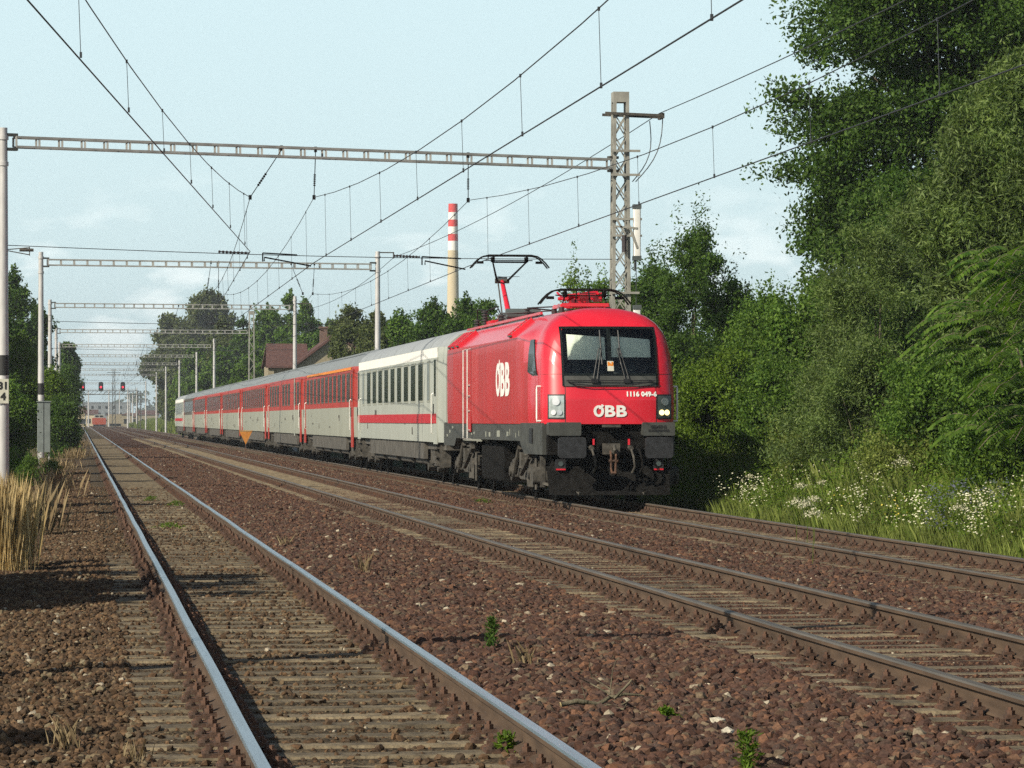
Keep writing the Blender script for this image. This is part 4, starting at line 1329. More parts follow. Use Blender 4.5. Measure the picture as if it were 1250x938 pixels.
# extras on the largest portal
(r1, loc1, dx1, sd1, mo1), p1 = roots[1]
mx, my = p1[2]
g = MB(); g.box(loc1((p1[1][0] + .0, p1[1][1] - .17, 2.37)), (.27, .02, .61)); plate = g.build('number_plate', M['plate'], r1)
g = MB(); fl = p1[1]
mesh_to_mb(g, text_mesh('31', .25, .004, .010), Matrix.Translation(loc1((fl[0] + .0, fl[1] - .186, 2.50))) @ Matrix.Rotation(R(90), 4, 'X'))
mesh_to_mb(g, text_mesh('4', .25, .004, .010), Matrix.Translation(loc1((fl[0] + .0, fl[1] - .186, 2.23))) @ Matrix.Rotation(R(90), 4, 'X'))
g.build('plate_digits', M['ink'], plate)
g = MB(); a = Vector((fl[0], fl[1], 5.90))
g.tube([loc1(a), loc1(a + Vector((.65, 0, .06)))], .014, 6); g.tube([loc1(a + Vector((0, 0, 0))), loc1(a + Vector((.65, 0, -.12)))], .014, 6); g.tube([loc1(a + Vector((.65, 0, .08))), loc1(a + Vector((.65, 0, -.14)))], .014, 6)
g.tube([loc1(a + Vector((.4, 0, 0))), loc1(a + Vector((.75, 0, 0)))], .04, 8)
g.build('wire_bracket', M['gear'], r1)
# mast cross arms, cable boxes
g = MB(); T = at(757, 138, 86)
g.bar(loc1(Vector((mx - .45, my - .26, 9.97))), loc1(Vector((mx + 1.13, my - .26, 9.92))), .07, .07); g.bar(loc1(Vector((mx - .45, my + .26, 9.97))), loc1(Vector((mx + 1.13, my + .26, 9.92))), .07, .07)
g.box(loc1((mx + 1.13, my, 9.92)), (.08, .62, .14))
g.build('cross_arm', M['gear'], mo1)
for z, w_ in ((8.95, .34), (8.30, .34), (7.10, .42), (6.65, .42), (5.1, .30), (4.55, .30)): g = MB(); g.bar(loc1(Vector((mx - .30, my - .29, z))), loc1(Vector((mx + .30 + w_ * .6, my - .29, z))), .06, .06); g.build('mast_bracket', M['mast'], mo1)
g = MB(); g.bar(loc1(Vector((mx + .15, my - .33, 7.05))), loc1(Vector((mx + .42, my - .33, 6.3))), .06, .05); g.bar(loc1(Vector((mx - .15, my - .33, 7.1))), loc1(Vector((mx + .08, my - .33, 6.7))), .06, .05); g.bar(loc1(Vector((mx - .2, my - .33, 6.9))), loc1(Vector((mx + .42, my - .33, 6.85))), .06, .05)
g.build('bracket_strut', M['mast'], mo1)
g = MB(); g.tube([loc1((mx + .05, my - .40, 6.65)), loc1((mx + .05, my - .40, 6.2))], .07, 8); g.build('mast_insulator', M['ins'], mo1)
for z0, z1 in ((6.0, 7.48), (3.3, 4.75)):
    g = MB(); g.rbox(loc1((mx + .42, my - .25, (z0 + z1) / 2)), (.19, .19, z1 - z0 - .2), .03, 'z', 3)
    bo = g.build('counterweight_box', M['chwhite'], mo1, smooth=35)
    g = MB(); g.box(loc1((mx + .42, my - .25, z1 - .04)), (.22, .22, .12)); g.box(loc1((mx + .42, my - .25, z0 + .04)), (.22, .22, .12)); g.tube([loc1((mx + .36, my - .25, z0)), loc1((mx + .36, my - .25, z0 - .3))], .03, 6)
    g.build('end_cap', M['cab_dark'], bo)
g = MB(); g.tube([loc1((mx + .40, my - .25, 6.0)), loc1((mx + .40, my - .25, 4.7))], .012, 5); g.build('pull_cable', M['wire'], mo1)
for a, c in ((at(793, 148, 92.5), at(772, 222, 92)), (at(809, 140, 92.5), at(776, 222, 92))):
    pts = []; g = MB()
    for k in range(9):
        t_ = k / 8; p = a.lerp(c, t_); p.x += .22 * math.sin(math.pi * t_) * (1 if a.x > c.x + .5 else 1); p.z -= .1 * math.sin(math.pi * t_); pts.append(loc1(p))
    g.tube(pts, .014, 5); g.build('jumper_cable', M['wire'], mo1)

def hangers(idx, items):
    (rt, loc, dxy, sd, mo), p = roots[idx]
    for a, c in items:
        g = MB(); hang(g, loc(a), loc(c)); g.box(loc(a) + Vector((0, 0, .05)), (.07, .1, .14)); g.box(loc(c), (.08, .05, .12))
        g.build('hanger', M['gear_dark'], rt)
def beam_pt(idx, px, z):
    p = PORT[idx]; a = Vector((*p[1], 0)); c = Vector((*p[2], 0))
    best = min((a.lerp(c, k / 400) for k in range(401)), key=lambda v: abs(proj(v.x, v.y, z)[0] - px)); best.z = z
    return best
h1 = [beam_pt(1, 343, 8.65), beam_pt(1, 385, 8.65), beam_pt(1, 572, 8.65)]
e1 = [beam_pt(1, 305, 7.40), beam_pt(1, 384, 7.45), beam_pt(1, 572, 7.50)]
hangers(1, list(zip(h1, e1)))
h2 = [beam_pt(2, 258, 8.65), beam_pt(2, 266.5, 8.65), beam_pt(2, 355, 8.65), beam_pt(2, 384, 8.65)]
e2 = [beam_pt(2, 252.5, 7.35), beam_pt(2, 267, 7.2), beam_pt(2, 370, 7.35), beam_pt(2, 382, 7.35)]
hangers(2, list(zip(h2, e2)))
for i in range(3, len(PORT)):
    p = PORT[i]; a = Vector((*p[1], 0)); c = Vector((*p[2], 0))
    def onx(X, z): t_ = (X - a.x) / (c.x - a.x); v = a.lerp(c, t_); v.z = z; return v
    hangers(i, [(onx(XB - .2, 8.6), onx(XB - .3 + .3 * (-1) ** i, 7.4)), (onx(XC - .2, 8.6), onx(XC - .3 + .3 * (-1) ** i, 7.4))])

# cross-span wires and registration arms of the nearer portals
def cross(idx, z, arms):
    (rt, loc, dxy, sd, mo), p = roots[idx]
    a = Vector((p[1][0], p[1][1], z)); c = Vector((p[2][0], p[2][1], z))
    g = MB(); pts = []
    for k in range(13):
        q = a.lerp(c, k / 12); q.z -= .10 * math.sin(math.pi * k / 12); pts.append(loc(q))
    g.tube(pts, .010 if idx == 1 else .012, 5); g.build('cross_span_wire', M['wire'], rt)
    for (ins0, ins1, arm0, arm1, st) in arms:
        g = MB()
        A_ = beam_pt(idx, ins0, z - .04); B_ = beam_pt(idx, ins1, z - .06)
        for k in range(9): t_ = k / 8; q = loc(A_.lerp(B_, t_)); q2 = loc(A_.lerp(B_, min(1, t_ + .05))); g.tube([q, q2 if k < 8 else q + Vector((.02, 0, 0))], .035, 7)
        g.tube([loc(A_), loc(B_)], .018, 6)
        g.build('span_insulator', M['ins'], rt)
        g = MB()
        C_ = beam_pt(idx, arm0, z - .05); D_ = beam_pt(idx, arm1, z - .08)
        g.tube([loc(C_), loc(D_)], .020, 6); g.tube([loc(C_), loc(C_ + Vector((0, 0, -.22)))], .02, 6)
        C2 = beam_pt(idx, arm0 + (arm1 - arm0) * .06, z - .16); E_ = beam_pt(idx, st, z - .36)
        g.tube([loc(C2 + Vector((0, 0, -.1))), loc(C2), loc(C2.lerp(E_, .85)), loc(E_)], .020, 6)
        g.build('registration_arm', M['gear_dark'], rt)
cross(1, 6.02, [(266, 303, 320, 363, 379), (480, 512, 516, 562, 567)])
cross(2, 6.02, [(255, 262, 266, 282, 288), (372, 376, 379, 392, 396)])
for i in (3, 4, 5, 6): cross(i, 6.0, [])
# bracket with insulator on the right mast of the second portal
(r2, loc2, dx2, sd2, mo2), p2 = roots[2]
m2x, m2y = p2[2]
g = MB(); g.bar(loc2((m2x, m2y, 9.25)), loc2((m2x + .75, m2y, 9.25)), .05, .05); g.tube([loc2((m2x + .72, m2y, 9.25)), loc2((m2x + .72, m2y, 8.98))], .03, 8); g.build('feeder_bracket', M['gear'], mo2)
(r3, loc3, _, _, mo3), p3 = roots[3]
m3x, m3y = p3[2]
g = MB(); g.bar(loc3((m3x, m3y, 8.85)), loc3((m3x + 1.0, m3y, 8.85)), .06, .06); g.tube([loc3((m3x + .95, m3y, 8.85)), loc3((m3x + .95, m3y, 8.5))], .04, 8); g.build('feeder_bracket', M['gear'], mo3)

# ------------------------------------------------------------------ wires
def line(label, sup, r=.009, sag=.85, drop=7.2, nodrop=()):
    """sup: list of (x, y, z_messenger, z_contact)"""
    root = thing('overhead_contact_line', (sup[0][0], sup[0][1], 5.5), label, 'overhead wire', 'overhead contact lines')
    o = Vector(root.location)
    cw = MB(); mw = MB(); dr = []
    cpts = [Vector((x, y, zc)) - o for x, y, zm, zc in sup]; mpts = []
    for k in range(len(sup) - 1):
        a, c = sup[k], sup[k + 1]
        n = 10
        for j in range(n + (1 if k == len(sup) - 2 else 0)):
            t_ = j / n
            mpts.append(Vector((a[0] + (c[0] - a[0]) * t_, a[1] + (c[1] - a[1]) * t_, a[2] + (c[2] - a[2]) * t_ - 4 * sag * t_ * (1 - t_))) - o)
        if k < 7:
            span = c[1] - a[1]; m = max(2, round(span / drop))
            for j in range(m):
                t_ = (j + .5) / m
                P1 = Vector((a[0] + (c[0] - a[0]) * t_, a[1] + (c[1] - a[1]) * t_, a[2] + (c[2] - a[2]) * t_ - 4 * sag * t_ * (1 - t_))) - o
                P2 = Vector((P1.x + .03, P1.y, a[3] + (c[3] - a[3]) * t_ - o.z))
                dr.append((P1, P2))
    cw.tube(cpts, r * 1.15, 6); cw.build('contact_wire', M['wire'], root)
    mw.tube(mpts, r, 6); mw.build('messenger_wire', M['wire'], root)
    for a, c in dr:
        g = MB(); g.tube([a, c], .0045, 4); g.box(c + Vector((0, 0, .03)), (.03, .03, .07)); g.box(a, (.03, .03, .05))
        g.build('dropper', M['wire'], root)
ysup = [p[1][1] + .35 * (p[2][1] - p[1][1]) for p in PORT]
a1 = e1[0]
line('left overhead line sweeping from the top left corner across to the first beam',
     [(-3.7, 0, 7.4, 6.0), (-1.70, 23, 7.4, 6.0), (a1.x, a1.y, 7.40, 6.0), (e2[0].x, e2[0].y, 7.35, 5.85)] + [(XB - .9 + .1 * (k % 2), ysup[k], 7.4, 5.8) for k in range(3, len(PORT))], sag=.72)
line('middle overhead line hanging above the middle track',
     [(6.2, -32, 7.4, 5.8), (6.55, 23.8, 7.4, 5.8), (e1[1].x, e1[1].y, 7.45, 5.75), (e2[1].x + .25, e2[1].y, 7.3, 5.75)] + [(XB + .25 * (-1) ** k, ysup[k], 7.4, 5.75) for k in range(3, len(PORT))], sag=.8)
line('right overhead line above the train, touched by its pantograph',
     [(10.5, -32, 7.4, 5.8), (11.15, 24.2, 7.4, 5.82), (e1[2].x + .02, e1[2].y, 7.50, 5.75), (e2[3].x, e2[3].y, 7.35, 5.75)] + [(XC + .25 * (-1) ** k, ysup[k], 7.4, 5.75) for k in range(3, len(PORT))], sag=.8)
g = MB()
fa = Vector((mx + 1.08, my, 10.0)); fb = Vector((m2x + .75, m2y, 9.05)); fc_ = Vector((m3x + .95, m3y, 8.55))
def catn(a, c, s, n=14): 
    out = []
    for k in range(n + 1):
        t_ = k / n; p = Vector(a).lerp(Vector(c), t_); p.z -= 4 * s * t_ * (1 - t_); out.append(p)
    return out
near = Vector((16.2, 20, 10.3))
pts = catn(near, fa, .35) + catn(fa, fb, .35)[1:] + catn(fb, fc_, .4)[1:]
g.tube([p - fa for p in pts], .012, 6)
o = g.build('feeder_cable', M['wire'], None, fa); tag(o, 'bare feeder cable slanting from the lattice mast top to the next tube mast', 'cable')

# ------------------------------------------------------------------ signal gantry and far things
def signal_gantry():
    D = 545
    a, c = at(92, 513, D), at(170, 513, D); a.z = c.z = 0
    root = thing('signal_gantry', (a.x, a.y, -.2), 'far dark gantry carrying three signals that show red', 'signal gantry')
    o = Vector((a.x, a.y, -.2)); ln = c.x - a.x
    g = MB()
    for z in (5.75, 6.35):
        for s in (-.3, .3): g.bar((0, s, z + .2), (ln, s + c.y - a.y, z + .2), .10, .10)
    for k in range(15): g.bar((ln * k / 14, (c.y - a.y) * k / 14 - .3, 5.95), (ln * min(k + 1, 14) / 14, (c.y - a.y) * k / 14 - .3, 6.55), .06, .06)
    g.build('gantry_beam', M['dgrey'], root)
    for x in (.0, ln):
        g = MB()
        for s in (-.25, .25): g.bar((x + s, 0, 0), (x + s, 0, 6.6), .12, .12)
        for k in range(8): g.bar((x - .25, 0, .4 + k * .75), (x + .25, 0, 1.15 + k * .75), .06, .06)
        g.build('post', M['dgrey'], root)
    for px in (101, 123.2, 150):
        x = at(px, 513, D).x - a.x
        g = MB(); g.rbox((x, -.5, 7.25), (.50, .25, 1.25), .2, 'y', 4); g.box((x, -.35, 6.6), (.12, .2, .5)); g.rbox((x, -.42, 7.25), (.75, .05, 1.5), .25, 'y', 4)
        so = g.build('signal_head', M['black'], root)
        g = MB(); g.tube([(x, -.62, 7.15), (x, -.70, 7.15)], .17, 14); g.build('lamp', M['siglamp'], so)
signal_gantry()

def far_train():
    D = 760
    p = at(121, 513, D)
    root = thing('railcar', (p.x, p.y, 0), 'tiny orange red and yellow railcar far down the left track', 'railcar')
    M['railcar'] = mat('railcar_orange_red', (.34, .060, .028), .7)
    g = MB(); g.rbox((0, 3.2, 1.4), (3.1, 6.4, 1.5), .2, 'y', 3); g.build('body', M['railcar'], root)
    g = MB(); g.rbox((0, 3.2, 2.5), (2.2, 6.2, .7), .3, 'y', 4); g.build('cab', M['coachwhite'], root)
    g = MB(); g.box((-.5, .08, 2.5), (.8, .05, .4)); g.box((.5, .08, 2.5), (.8, .05, .4)); g.build('windscreen', M['winglass'], root)
    g = MB(); g.box((0, 3.2, .5), (2.6, 6, .5)); g.build('underframe', M['black'], root)
    p = at(141, 513, 800)
    root = thing('railcar', (p.x, p.y, 0), 'far yellowish freight wagon right of the orange red railcar', 'railcar')
    g = MB(); g.rbox((0, 8, 1.9), (2.9, 16, 2.2), .2, 'y', 3); g.build('body', M['plaster'], root)
    g = MB(); g.box((0, 8, .5), (2.6, 15, .6)); g.build('underframe', M['black'], root)
far_train()
for k, (px, D, H, lab) in enumerate(((108, 830, 9, 'thin pale yard mast left of the railcar'), (133, 900, 10, 'thin pale yard mast between the second and third signal'), (139, 700, 12.5, 'dark yard lattice mast between the second and third signal'), (156, 760, 9, 'thin pale yard mast right of the signals'), (162, 900, 9, 'thin pale yard mast left of the far verge'), (172, 980, 10, 'last thin yard mast before the verge'), (146, 1050, 11, 'thin yard mast behind the beige shed'))):
    p_ = at(px, 513, D); root = thing('yard_mast', (p_.x, p_.y, -.2), lab, 'mast', 'thin masts of the far yard')
    g = MB()
    if k == 2:
        for s_ in (-.35, .35): g.bar((s_, 0, 0), (s_ * .5, 0, H), .14, .14)
        for q in range(9): g.bar((-.3 + .015 * q, 0, q * 1.3), (.3 - .015 * q, 0, q * 1.3 + 1.3), .08, .08)
    else: g.tube([(0, 0, 0), (0, 0, H)], [.2, .13], 8)
    g.build('pole', M['dgrey'] if k == 2 else M['galv'], root)
    g = MB(); g.bar((-1.4, 0, H - .8), (1.4, 0, H - .8), .1, .1); g.build('cross_arm', M['dgrey'], root)

def small_building(px, pw, ytop, D, matw, matr, label, depth=9, ybase=None, flat=False):
    p = at(px, 513, D); W = pw * D / FPX; H = CAMZ + (HY - ytop) * D / FPX
    root = thing('building', (p.x, p.y, -.3), label, 'building')
    hw = H * (.96 if flat else .72)
    g = MB(); g.box((0, depth / 2, hw / 2), (W, depth, hw)); g.build('wall', matw, root)
    g = MB()
    if flat: g.box((0, depth / 2, hw + .15), (W + .4, depth + .4, .3))
    else: g.add([(-W / 2 - .3, -.3, hw), (W / 2 + .3, -.3, hw), (W / 2 + .3, depth + .3, hw), (-W / 2 - .3, depth + .3, hw), (-W / 2 - .3, depth / 2, H), (W / 2 + .3, depth / 2, H)], [(0, 1, 5, 4), (2, 3, 4, 5), (0, 4, 3), (1, 2, 5), (0, 3, 2, 1)])
    g.build('roof', matr, root)
    nw = max(2, int(W / 3)); nf = max(1, int(hw / 3.2))
    for f_ in range(nf):
        for k in range(nw):
            g = MB(); g.box((-W / 2 + (k + .5) * W / nw, -.02, 1.6 + f_ * 3.0), (1.1, .06, 1.3)); g.build('window', M['winglass'], root)
small_building(99, 9, 495, 900, M['chbody'], M['tile'], 'small far ochre building left of the orange red railcar')
small_building(146, 30, 505, 950, M['plaster'], M['tile'], 'low far beige shed right of the railcars', flat=True)
small_building(112, 14, 499, 1000, M['chbody'], M['tile'], 'small far cream house above the orange red railcar')
small_building(160, 12, 503, 980, M['plaster'], M['brick'], 'small far brown roofed shed near the verge')
small_building(130, 60, 490, 1500, M['roof'], M['roof'], 'wide far grey factory hall under the signals', depth=30, flat=True)  # distance haze is put into the pale blue-grey of wall and roof
small_building(180, 26, 500, 1100, M['plaster'], M['tile'], 'far pale house behind the thin masts left of the poplar')

def house():
    D = 255
    p = at(365, 513, D)
    root = thing('house', (p.x, p.y, 0), 'house with a brown tiled roof and brick chimney behind the red coaches', 'house')
    s = D / FPX
    # long roof slope facing camera on the left, gable end with pale wall on the right
    zr, ze = CAMZ + (513 - 421) * s, CAMZ + (513 - 447) * s
    g = MB()
    W1 = 2.7
    g.box((-.2, 3.2, ze / 2), (4.2, 5.6, ze)); g.build('wall', M['plaster'], root)
    g = MB()
    g.add([(-2.5, 0, ze - .15), (.8, 0, ze - .15), (.8, 3.2, zr), (-2.3, 3.2, zr), (-2.5, 6.4, ze - .15), (.8, 6.4, ze - .15), (-2.5, 0, ze + .0), (.8, 0, ze + .0), (.8, 3.2, zr + .15), (-2.3, 3.2, zr + .15), (-2.5, 6.4, ze), (.8, 6.4, ze)],
          [(6, 7, 8, 9), (9, 8, 11, 10), (0, 3, 2, 1), (3, 4, 5, 2), (0, 1, 7, 6), (0, 6, 9, 3), (3, 9, 10, 4), (1, 2, 8, 7), (2, 5, 11, 8)])
    g.build('roof', M['tile'], root)
    xr = at(410, 513, D).x - p.x; zt = CAMZ + (513 - 411) * s; xl = at(363, 513, D).x - p.x + .0; zl = CAMZ + (513 - 446) * s
    g = MB()
    g.add([(xl, -.6, 0), (xr + 3.2, -.6, 0), (xr + 3.2, -.6, zl), (xr, -.6, zt), (xl, -.6, zl), (xl, 6.5, 0), (xr + 3.2, 6.5, 0), (xr + 3.2, 6.5, zl), (xr, 6.5, zt), (xl, 6.5, zl)],
          [(0, 1, 2, 3, 4), (9, 8, 7, 6, 5), (0, 4, 9, 5), (1, 6, 7, 2)])
    g.build('gable_wall', M['plaster'], root)
    g = MB()
    for q, (xa, za, xb, zb2) in enumerate(((xl - .35, zl - .2, xr, zt + .05), (xr, zt + .05, xr + 3.5, zl - .2))):
        g.add([(xa, -1.0, za), (xb, -1.0, zb2), (xb, 7, zb2), (xa, 7, za), (xa, -1.0, za + .2), (xb, -1.0, zb2 + .2), (xb, 7, zb2 + .2), (xa, 7, za + .2)],
              [(0, 1, 2, 3), (4, 5, 6, 7), (0, 4, 5, 1), (3, 7, 6, 2), (0, 3, 7, 4), (1, 5, 6, 2)])
    ro = g.build('gable_roof', M['tile'], root)
    cx = at(398, 513, D).x - p.x
    g = MB(); g.box((cx, 2.5, zt - .2), (.55, .55, 1.8)); g.box((cx, 2.5, zt + .75), (.70, .70, .14)); g.build('chimney', M['brick'], ro)
    g = MB(); g.box((-2.1, .25, ze - .6), (.45, .1, .8)); g.build('window_frame', M['plaster'], root)
house()

def big_chimney():
    D = 900; s = D / FPX
    p = at(553, 513, D)
    root = thing('factory_chimney', (p.x, p.y, 1), 'tall factory chimney with red and white bands at its top', 'chimney')
    ys = [(249, 'chred'), (259.5, 'chwhite'), (268.5, 'chred'), (277, 'chwhite'), (286, 'chred'), (294.5, 'chwhite'), (306, 'chbody')]
    zt = CAMZ + (513 - 249) * s
    rad = lambda z: (5.6 + (zt - z) / zt * 3.6) * s
    for k, (y, m) in enumerate(ys):
        z1 = CAMZ + (513 - y) * s; z0 = CAMZ + (513 - ys[k + 1][0]) * s if k + 1 < len(ys) else 0
        g = MB(); g.tube([(0, 0, z0 - 1), (0, 0, z1 - 1)], [rad(z0), rad(z1)], 32, cap=(k == 0))
        g.build('painted_band' if k < 6 else 'shaft', M[m], root, smooth=40)
big_chimney()

# ------------------------------------------------------------------ small trackside things
p = at(53.5, 513, 135); root = thing('cable_cabinet', (p.x, p.y, -.35), 'tall grey metal cabinet standing at the second left mast', 'cabinet')
g = MB(); g.rbox((-.13, 0, 1.72), (.255, .3, 2.0), .015, 'z', 2); g.rbox((.13, 0, 1.72), (.255, .3, 2.0), .015, 'z', 2); g.build('housing', M['cabinet'], root)
g = MB(); g.box((0, -.152, 1.72), (.018, .012, 1.98)); g.build('door_seam', M['black'], root)
g = MB(); g.box((0, 0, 2.74), (.60, .38, .04)); g.build('lid', M['cabinet'], root)
g = MB(); g.box((-.2, 0, .36), (.05, .05, .74)); g.box((.2, 0, .36), (.05, .05, .74)); g.build('leg', M['galv'], root)
p = at(66, 513, 188); root = thing('cable_cabinet', (p.x, p.y, -.35), 'smaller grey cabinet half hidden in the bush at the third left mast', 'cabinet')
g = MB(); g.rbox((0, 0, 2.2), (.4, .3, 1.0), .02, 'z', 2); g.build('housing', M['cabinet'], root)
g = MB(); g.box((0, -.16, 2.2), (.02, .012, .9)); g.build('door_seam', M['black'], root)
g = MB(); g.tube([(0, 0, 0), (0, 0, 1.75)], .04, 8); g.build('leg', M['galv'], root)

p = at(86, 513, 250); root = thing('marker_stone', (p.x, p.y, -.25), 'small white marker stone beside the left track, in front of the bush', 'marker')
g = MB(); g.rbox((0, 0, 1.2), (.28, .16, .50), .03, 'y', 3); g.build('painted_top', M['chwhite'], root)
g = MB(); g.box((0, 0, .48), (.27, .15, .96)); g.build('base', M['rust'], root)
g = MB(); mesh_to_mb(g, text_mesh('0', .32, .003, .012), Matrix.Translation((0, -.085, 1.2)) @ Matrix.Rotation(R(90), 4, 'X')); g.build('digit', M['ink'], root)

p = at(300, 513, 176); root = thing('triangle_sign', (p.x, p.y, -.22), 'small orange triangle sign pointing down, standing low in front of the red coaches', 'sign')
g = MB(); zt, zb_ = 1.33, .60; w_ = .36
g.add([(-w_, 0, zt), (w_, 0, zt), (0, 0, zb_), (-w_, .03, zt), (w_, .03, zt), (0, .03, zb_)], [(0, 1, 2), (5, 4, 3), (0, 3, 4, 1), (1, 4, 5, 2), (2, 5, 3, 0)]); so = g.build('sign_face', M['signor'], root)
g = MB(); g.bar((-w_ + .05, -.006, zt - .025), (w_ - .05, -.006, zt - .025), .02, .04); g.build('pale_edge', M['straw'], so)
g = MB(); g.tube([(0, .05, 0), (0, .05, 1.2)], .022, 8); g.build('post', M['rust'], root)

# pale stones, each one alone on the ballast
for k, (px, py, D_, s, lab) in enumerate(((875, 886, 19.6, .065, 'large pale stone lying on the ballast right of the green tuft'), (888, 900, 19.0, .05, 'grey pale stone just below the largest pale stone'),
                                   (660, 815, 24.2, .035, 'small pale stone above the fallen branch'), (770, 776, 27.5, .035, 'small white stone in the long mast shadow'),
                                   (1040, 873, 20.2, .03, 'whitish stone near the sleeper ends at lower right'), (235, 774, 27.9, .03, 'pale stone left of the rail joint'))):
    rng = np.random.default_rng(60 + k); rv, rf = ROCKS[k % 8]
    p = at(px, py, D_); 
    tt = (CAMZ - float(gz(p.x, p.y))); Dg = FPX * tt / (py - HY); p = at(px, py, Dg)
    me = np_mesh('pale_stone', rv * np.array([1.0, .9, .9]) * s * .9, rf)
    o = link('pale_stone', me, M['pale'], None, (p.x, p.y, float(gz(p.x, p.y)) + s * .4)); tag(o, lab, 'stone')
def gpt(px, py):
    D_ = 30
    for _ in range(6):
        p = at(px, py, D_); D_ = FPX * (CAMZ - float(gz(p.x, p.y))) / (py - HY)
    p = at(px, py, D_); p.z = float(gz(p.x, p.y)); return p

# ------------------------------------------------------------------ vegetation
def leaf_quads(P, ln, wd, rng, up=.25, dirs=None):
    """rhomb leaves at points P; ln,wd arrays or scalars"""
    n = len(P)
    d = rng.normal(size=(n, 3)); d[:, 2] -= .25
    if dirs is not None: d = d * .8 + dirs
    d /= np.linalg.norm(d, axis=1)[:, None]
    q = rng.normal(size=(n, 3)); q[:, 2] += up
    s = np.cross(d, q); s /= np.linalg.norm(s, axis=1)[:, None] + 1e-9
    nn = np.cross(s, d)
    ln = np.broadcast_to(ln, (n,))[:, None]; wd = np.broadcast_to(wd, (n,))[:, None]
    a = P - d * ln * .5; b = P + s * wd * .5 - nn * wd * .12; c = P + d * ln * .5; e = P - s * wd * .5 - nn * wd * .12
    V = np.stack([a, b, c, e], 1).reshape(-1, 3)
    F = np.arange(4 * n).reshape(n, 4)
    return V, F

def blob_points(blobs, n_cl, per, cr, rng, inner=.30, bough=None):
    """leaf clusters gathered in boughs on and in a set of ellipsoids, with gaps between the boughs"""
    B = np.array(blobs)
    vol = (B[:, 3] * B[:, 4] * B[:, 5]) ** (2 / 3); pr_ = vol / vol.sum()
    nb_ = max(60, n_cl // 18)
    k = rng.choice(len(B), nb_, p=pr_)
    d = rng.normal(size=(nb_, 3)); d /= np.linalg.norm(d, axis=1)[:, None]
    rad = np.where(rng.random(nb_) < inner, rng.uniform(.3, .8, nb_), rng.uniform(.82, 1.10, nb_))
    BC = B[k, :3] + d * B[k, 3:6] * rad[:, None]
    br = B[k, 3:6].mean(1) * .17 * rng.uniform(.6, 1.5, nb_)
    j = rng.integers(0, nb_, n_cl)
    C = BC[j] + rng.normal(size=(n_cl, 3)) * br[j][:, None] * np.array([1, 1, .55])
    P = np.repeat(C, per, 0) + rng.normal(size=(n_cl * per, 3)) * cr * np.array([1, 1, .8])
    return P, None, C

def tree(name, label, cat, X, Y, H, Rw, crown0=.25, leaf=.09, asp=.45, n_cl=900, per=22, cr=.22, m='leaf_mid', seed=0, nb=14, bark='bark', group=None, lean=(0, 0), z=None, blobs=None, tr=None, trunk=True, jag=.35, wcap=None):
    rng = np.random.default_rng(seed + 1000)
    z0 = float(gz(X, Y)) if z is None else z
    root = thing(name, (X, Y, z0 - .05), label, cat, group)
    zc0 = H * crown0; hz_ = (H - zc0) / 2
    if blobs is None:
        blobs = []
        for k in range(nb):
            u = rng.uniform(-1, 1); an = rng.uniform(0, 2 * math.pi)
            env = math.sqrt(max(.05, 1 - abs(u) ** 2.2))
            rr = Rw * env * rng.uniform(.25, .72)
            br = Rw * rng.uniform(.30, .50) * (1 - .35 * max(0, u))
            blobs.append((math.cos(an) * rr + lean[0] * (u + 1), math.sin(an) * rr + lean[1] * (u + 1), zc0 + hz_ + u * hz_ * .82, br, br, br * rng.uniform(.7, 1.1) * max(1, .55 * hz_ / Rw)))
        blobs.append((lean[0], lean[1], zc0 + hz_, Rw * .6, Rw * .6, hz_ * .75))
        blobs.append((2 * lean[0], 2 * lean[1], H - Rw * .28, Rw * .28, Rw * .28, Rw * .30))
    P, Dn, C = blob_points(blobs, n_cl, per, cr * .8, rng)
    # loose twigs that break the outline
    nt_ = max(6, n_cl // 12)
    k = rng.integers(0, len(C), nt_); ctr = np.array([0, 0, zc0 + hz_ * .8])
    dd = C[k] - ctr; dd /= np.linalg.norm(dd, axis=1)[:, None] + 1e-6; dd[:, 2] += .45
    ex = []
    for q in range(nt_):
        t_ = rng.random(18)[:, None]; ex.append(C[k[q]] + dd[q] * t_ * min(Rw * jag, .9) + rng.normal(size=(18, 3)) * cr * .30)
    P = np.concatenate([P] + ex)
    P[:, 2] = np.maximum(P[:, 2], .05)
    ln = leaf * rng.uniform(.65, 1.25, len(P))
    V, F = leaf_quads(P, ln, ln * asp, rng)
    link('crown', np_mesh('crown', V, F), M[m], root)
    if trunk:
        g = MB(); tr = tr or max(.04, H * .018)
        top = Vector((lean[0] * 1.3, lean[1] * 1.3, zc0 + hz_ * 1.2))
        mid = Vector((lean[0] * .3 + rng.uniform(-.1, .1), rng.uniform(-.1, .1), zc0 * .6 + .2))
        g.tube([(0, 0, -.2), (0, 0, .2), mid, top.lerp(mid, .4), top], [tr * 1.5, tr * 1.15, tr, tr * .7, tr * .25], 9)
        for bb in blobs[:min(10, len(blobs))]:
            e = Vector(bb[:3]); st = mid.lerp(top, rng.uniform(0, .7))
            g.tube([st, st.lerp(e, .5) + Vector((0, 0, rng.uniform(-.05, .1) * Rw)), e], [tr * .45, tr * .3, tr * .08], 6)
        g.build('trunk', M[bark], root, smooth=50)
    return root

def dtree(px, ytop, D, wpx, seed, label, m='leaf_far', name='tree', crown0=.15, group='trees beyond the train', leaf=None, n_cl=None, bark='bark', jag=.35, per=16, nb=14):
    p = at(px, 513, D); H = CAMZ + (HY - ytop) * D / FPX - float(gz(p.x, p.y)); Rw = wpx / 2 * D / FPX
    leaf = leaf or max(.10, D * .0011)
    return tree(name, label, 'tree', p.x, p.y, H, Rw, crown0, leaf, .55, (n_cl or 700) * 2, per, max(.25, Rw * .11), m, seed, nb=nb, bark=bark, group=group, jag=jag)

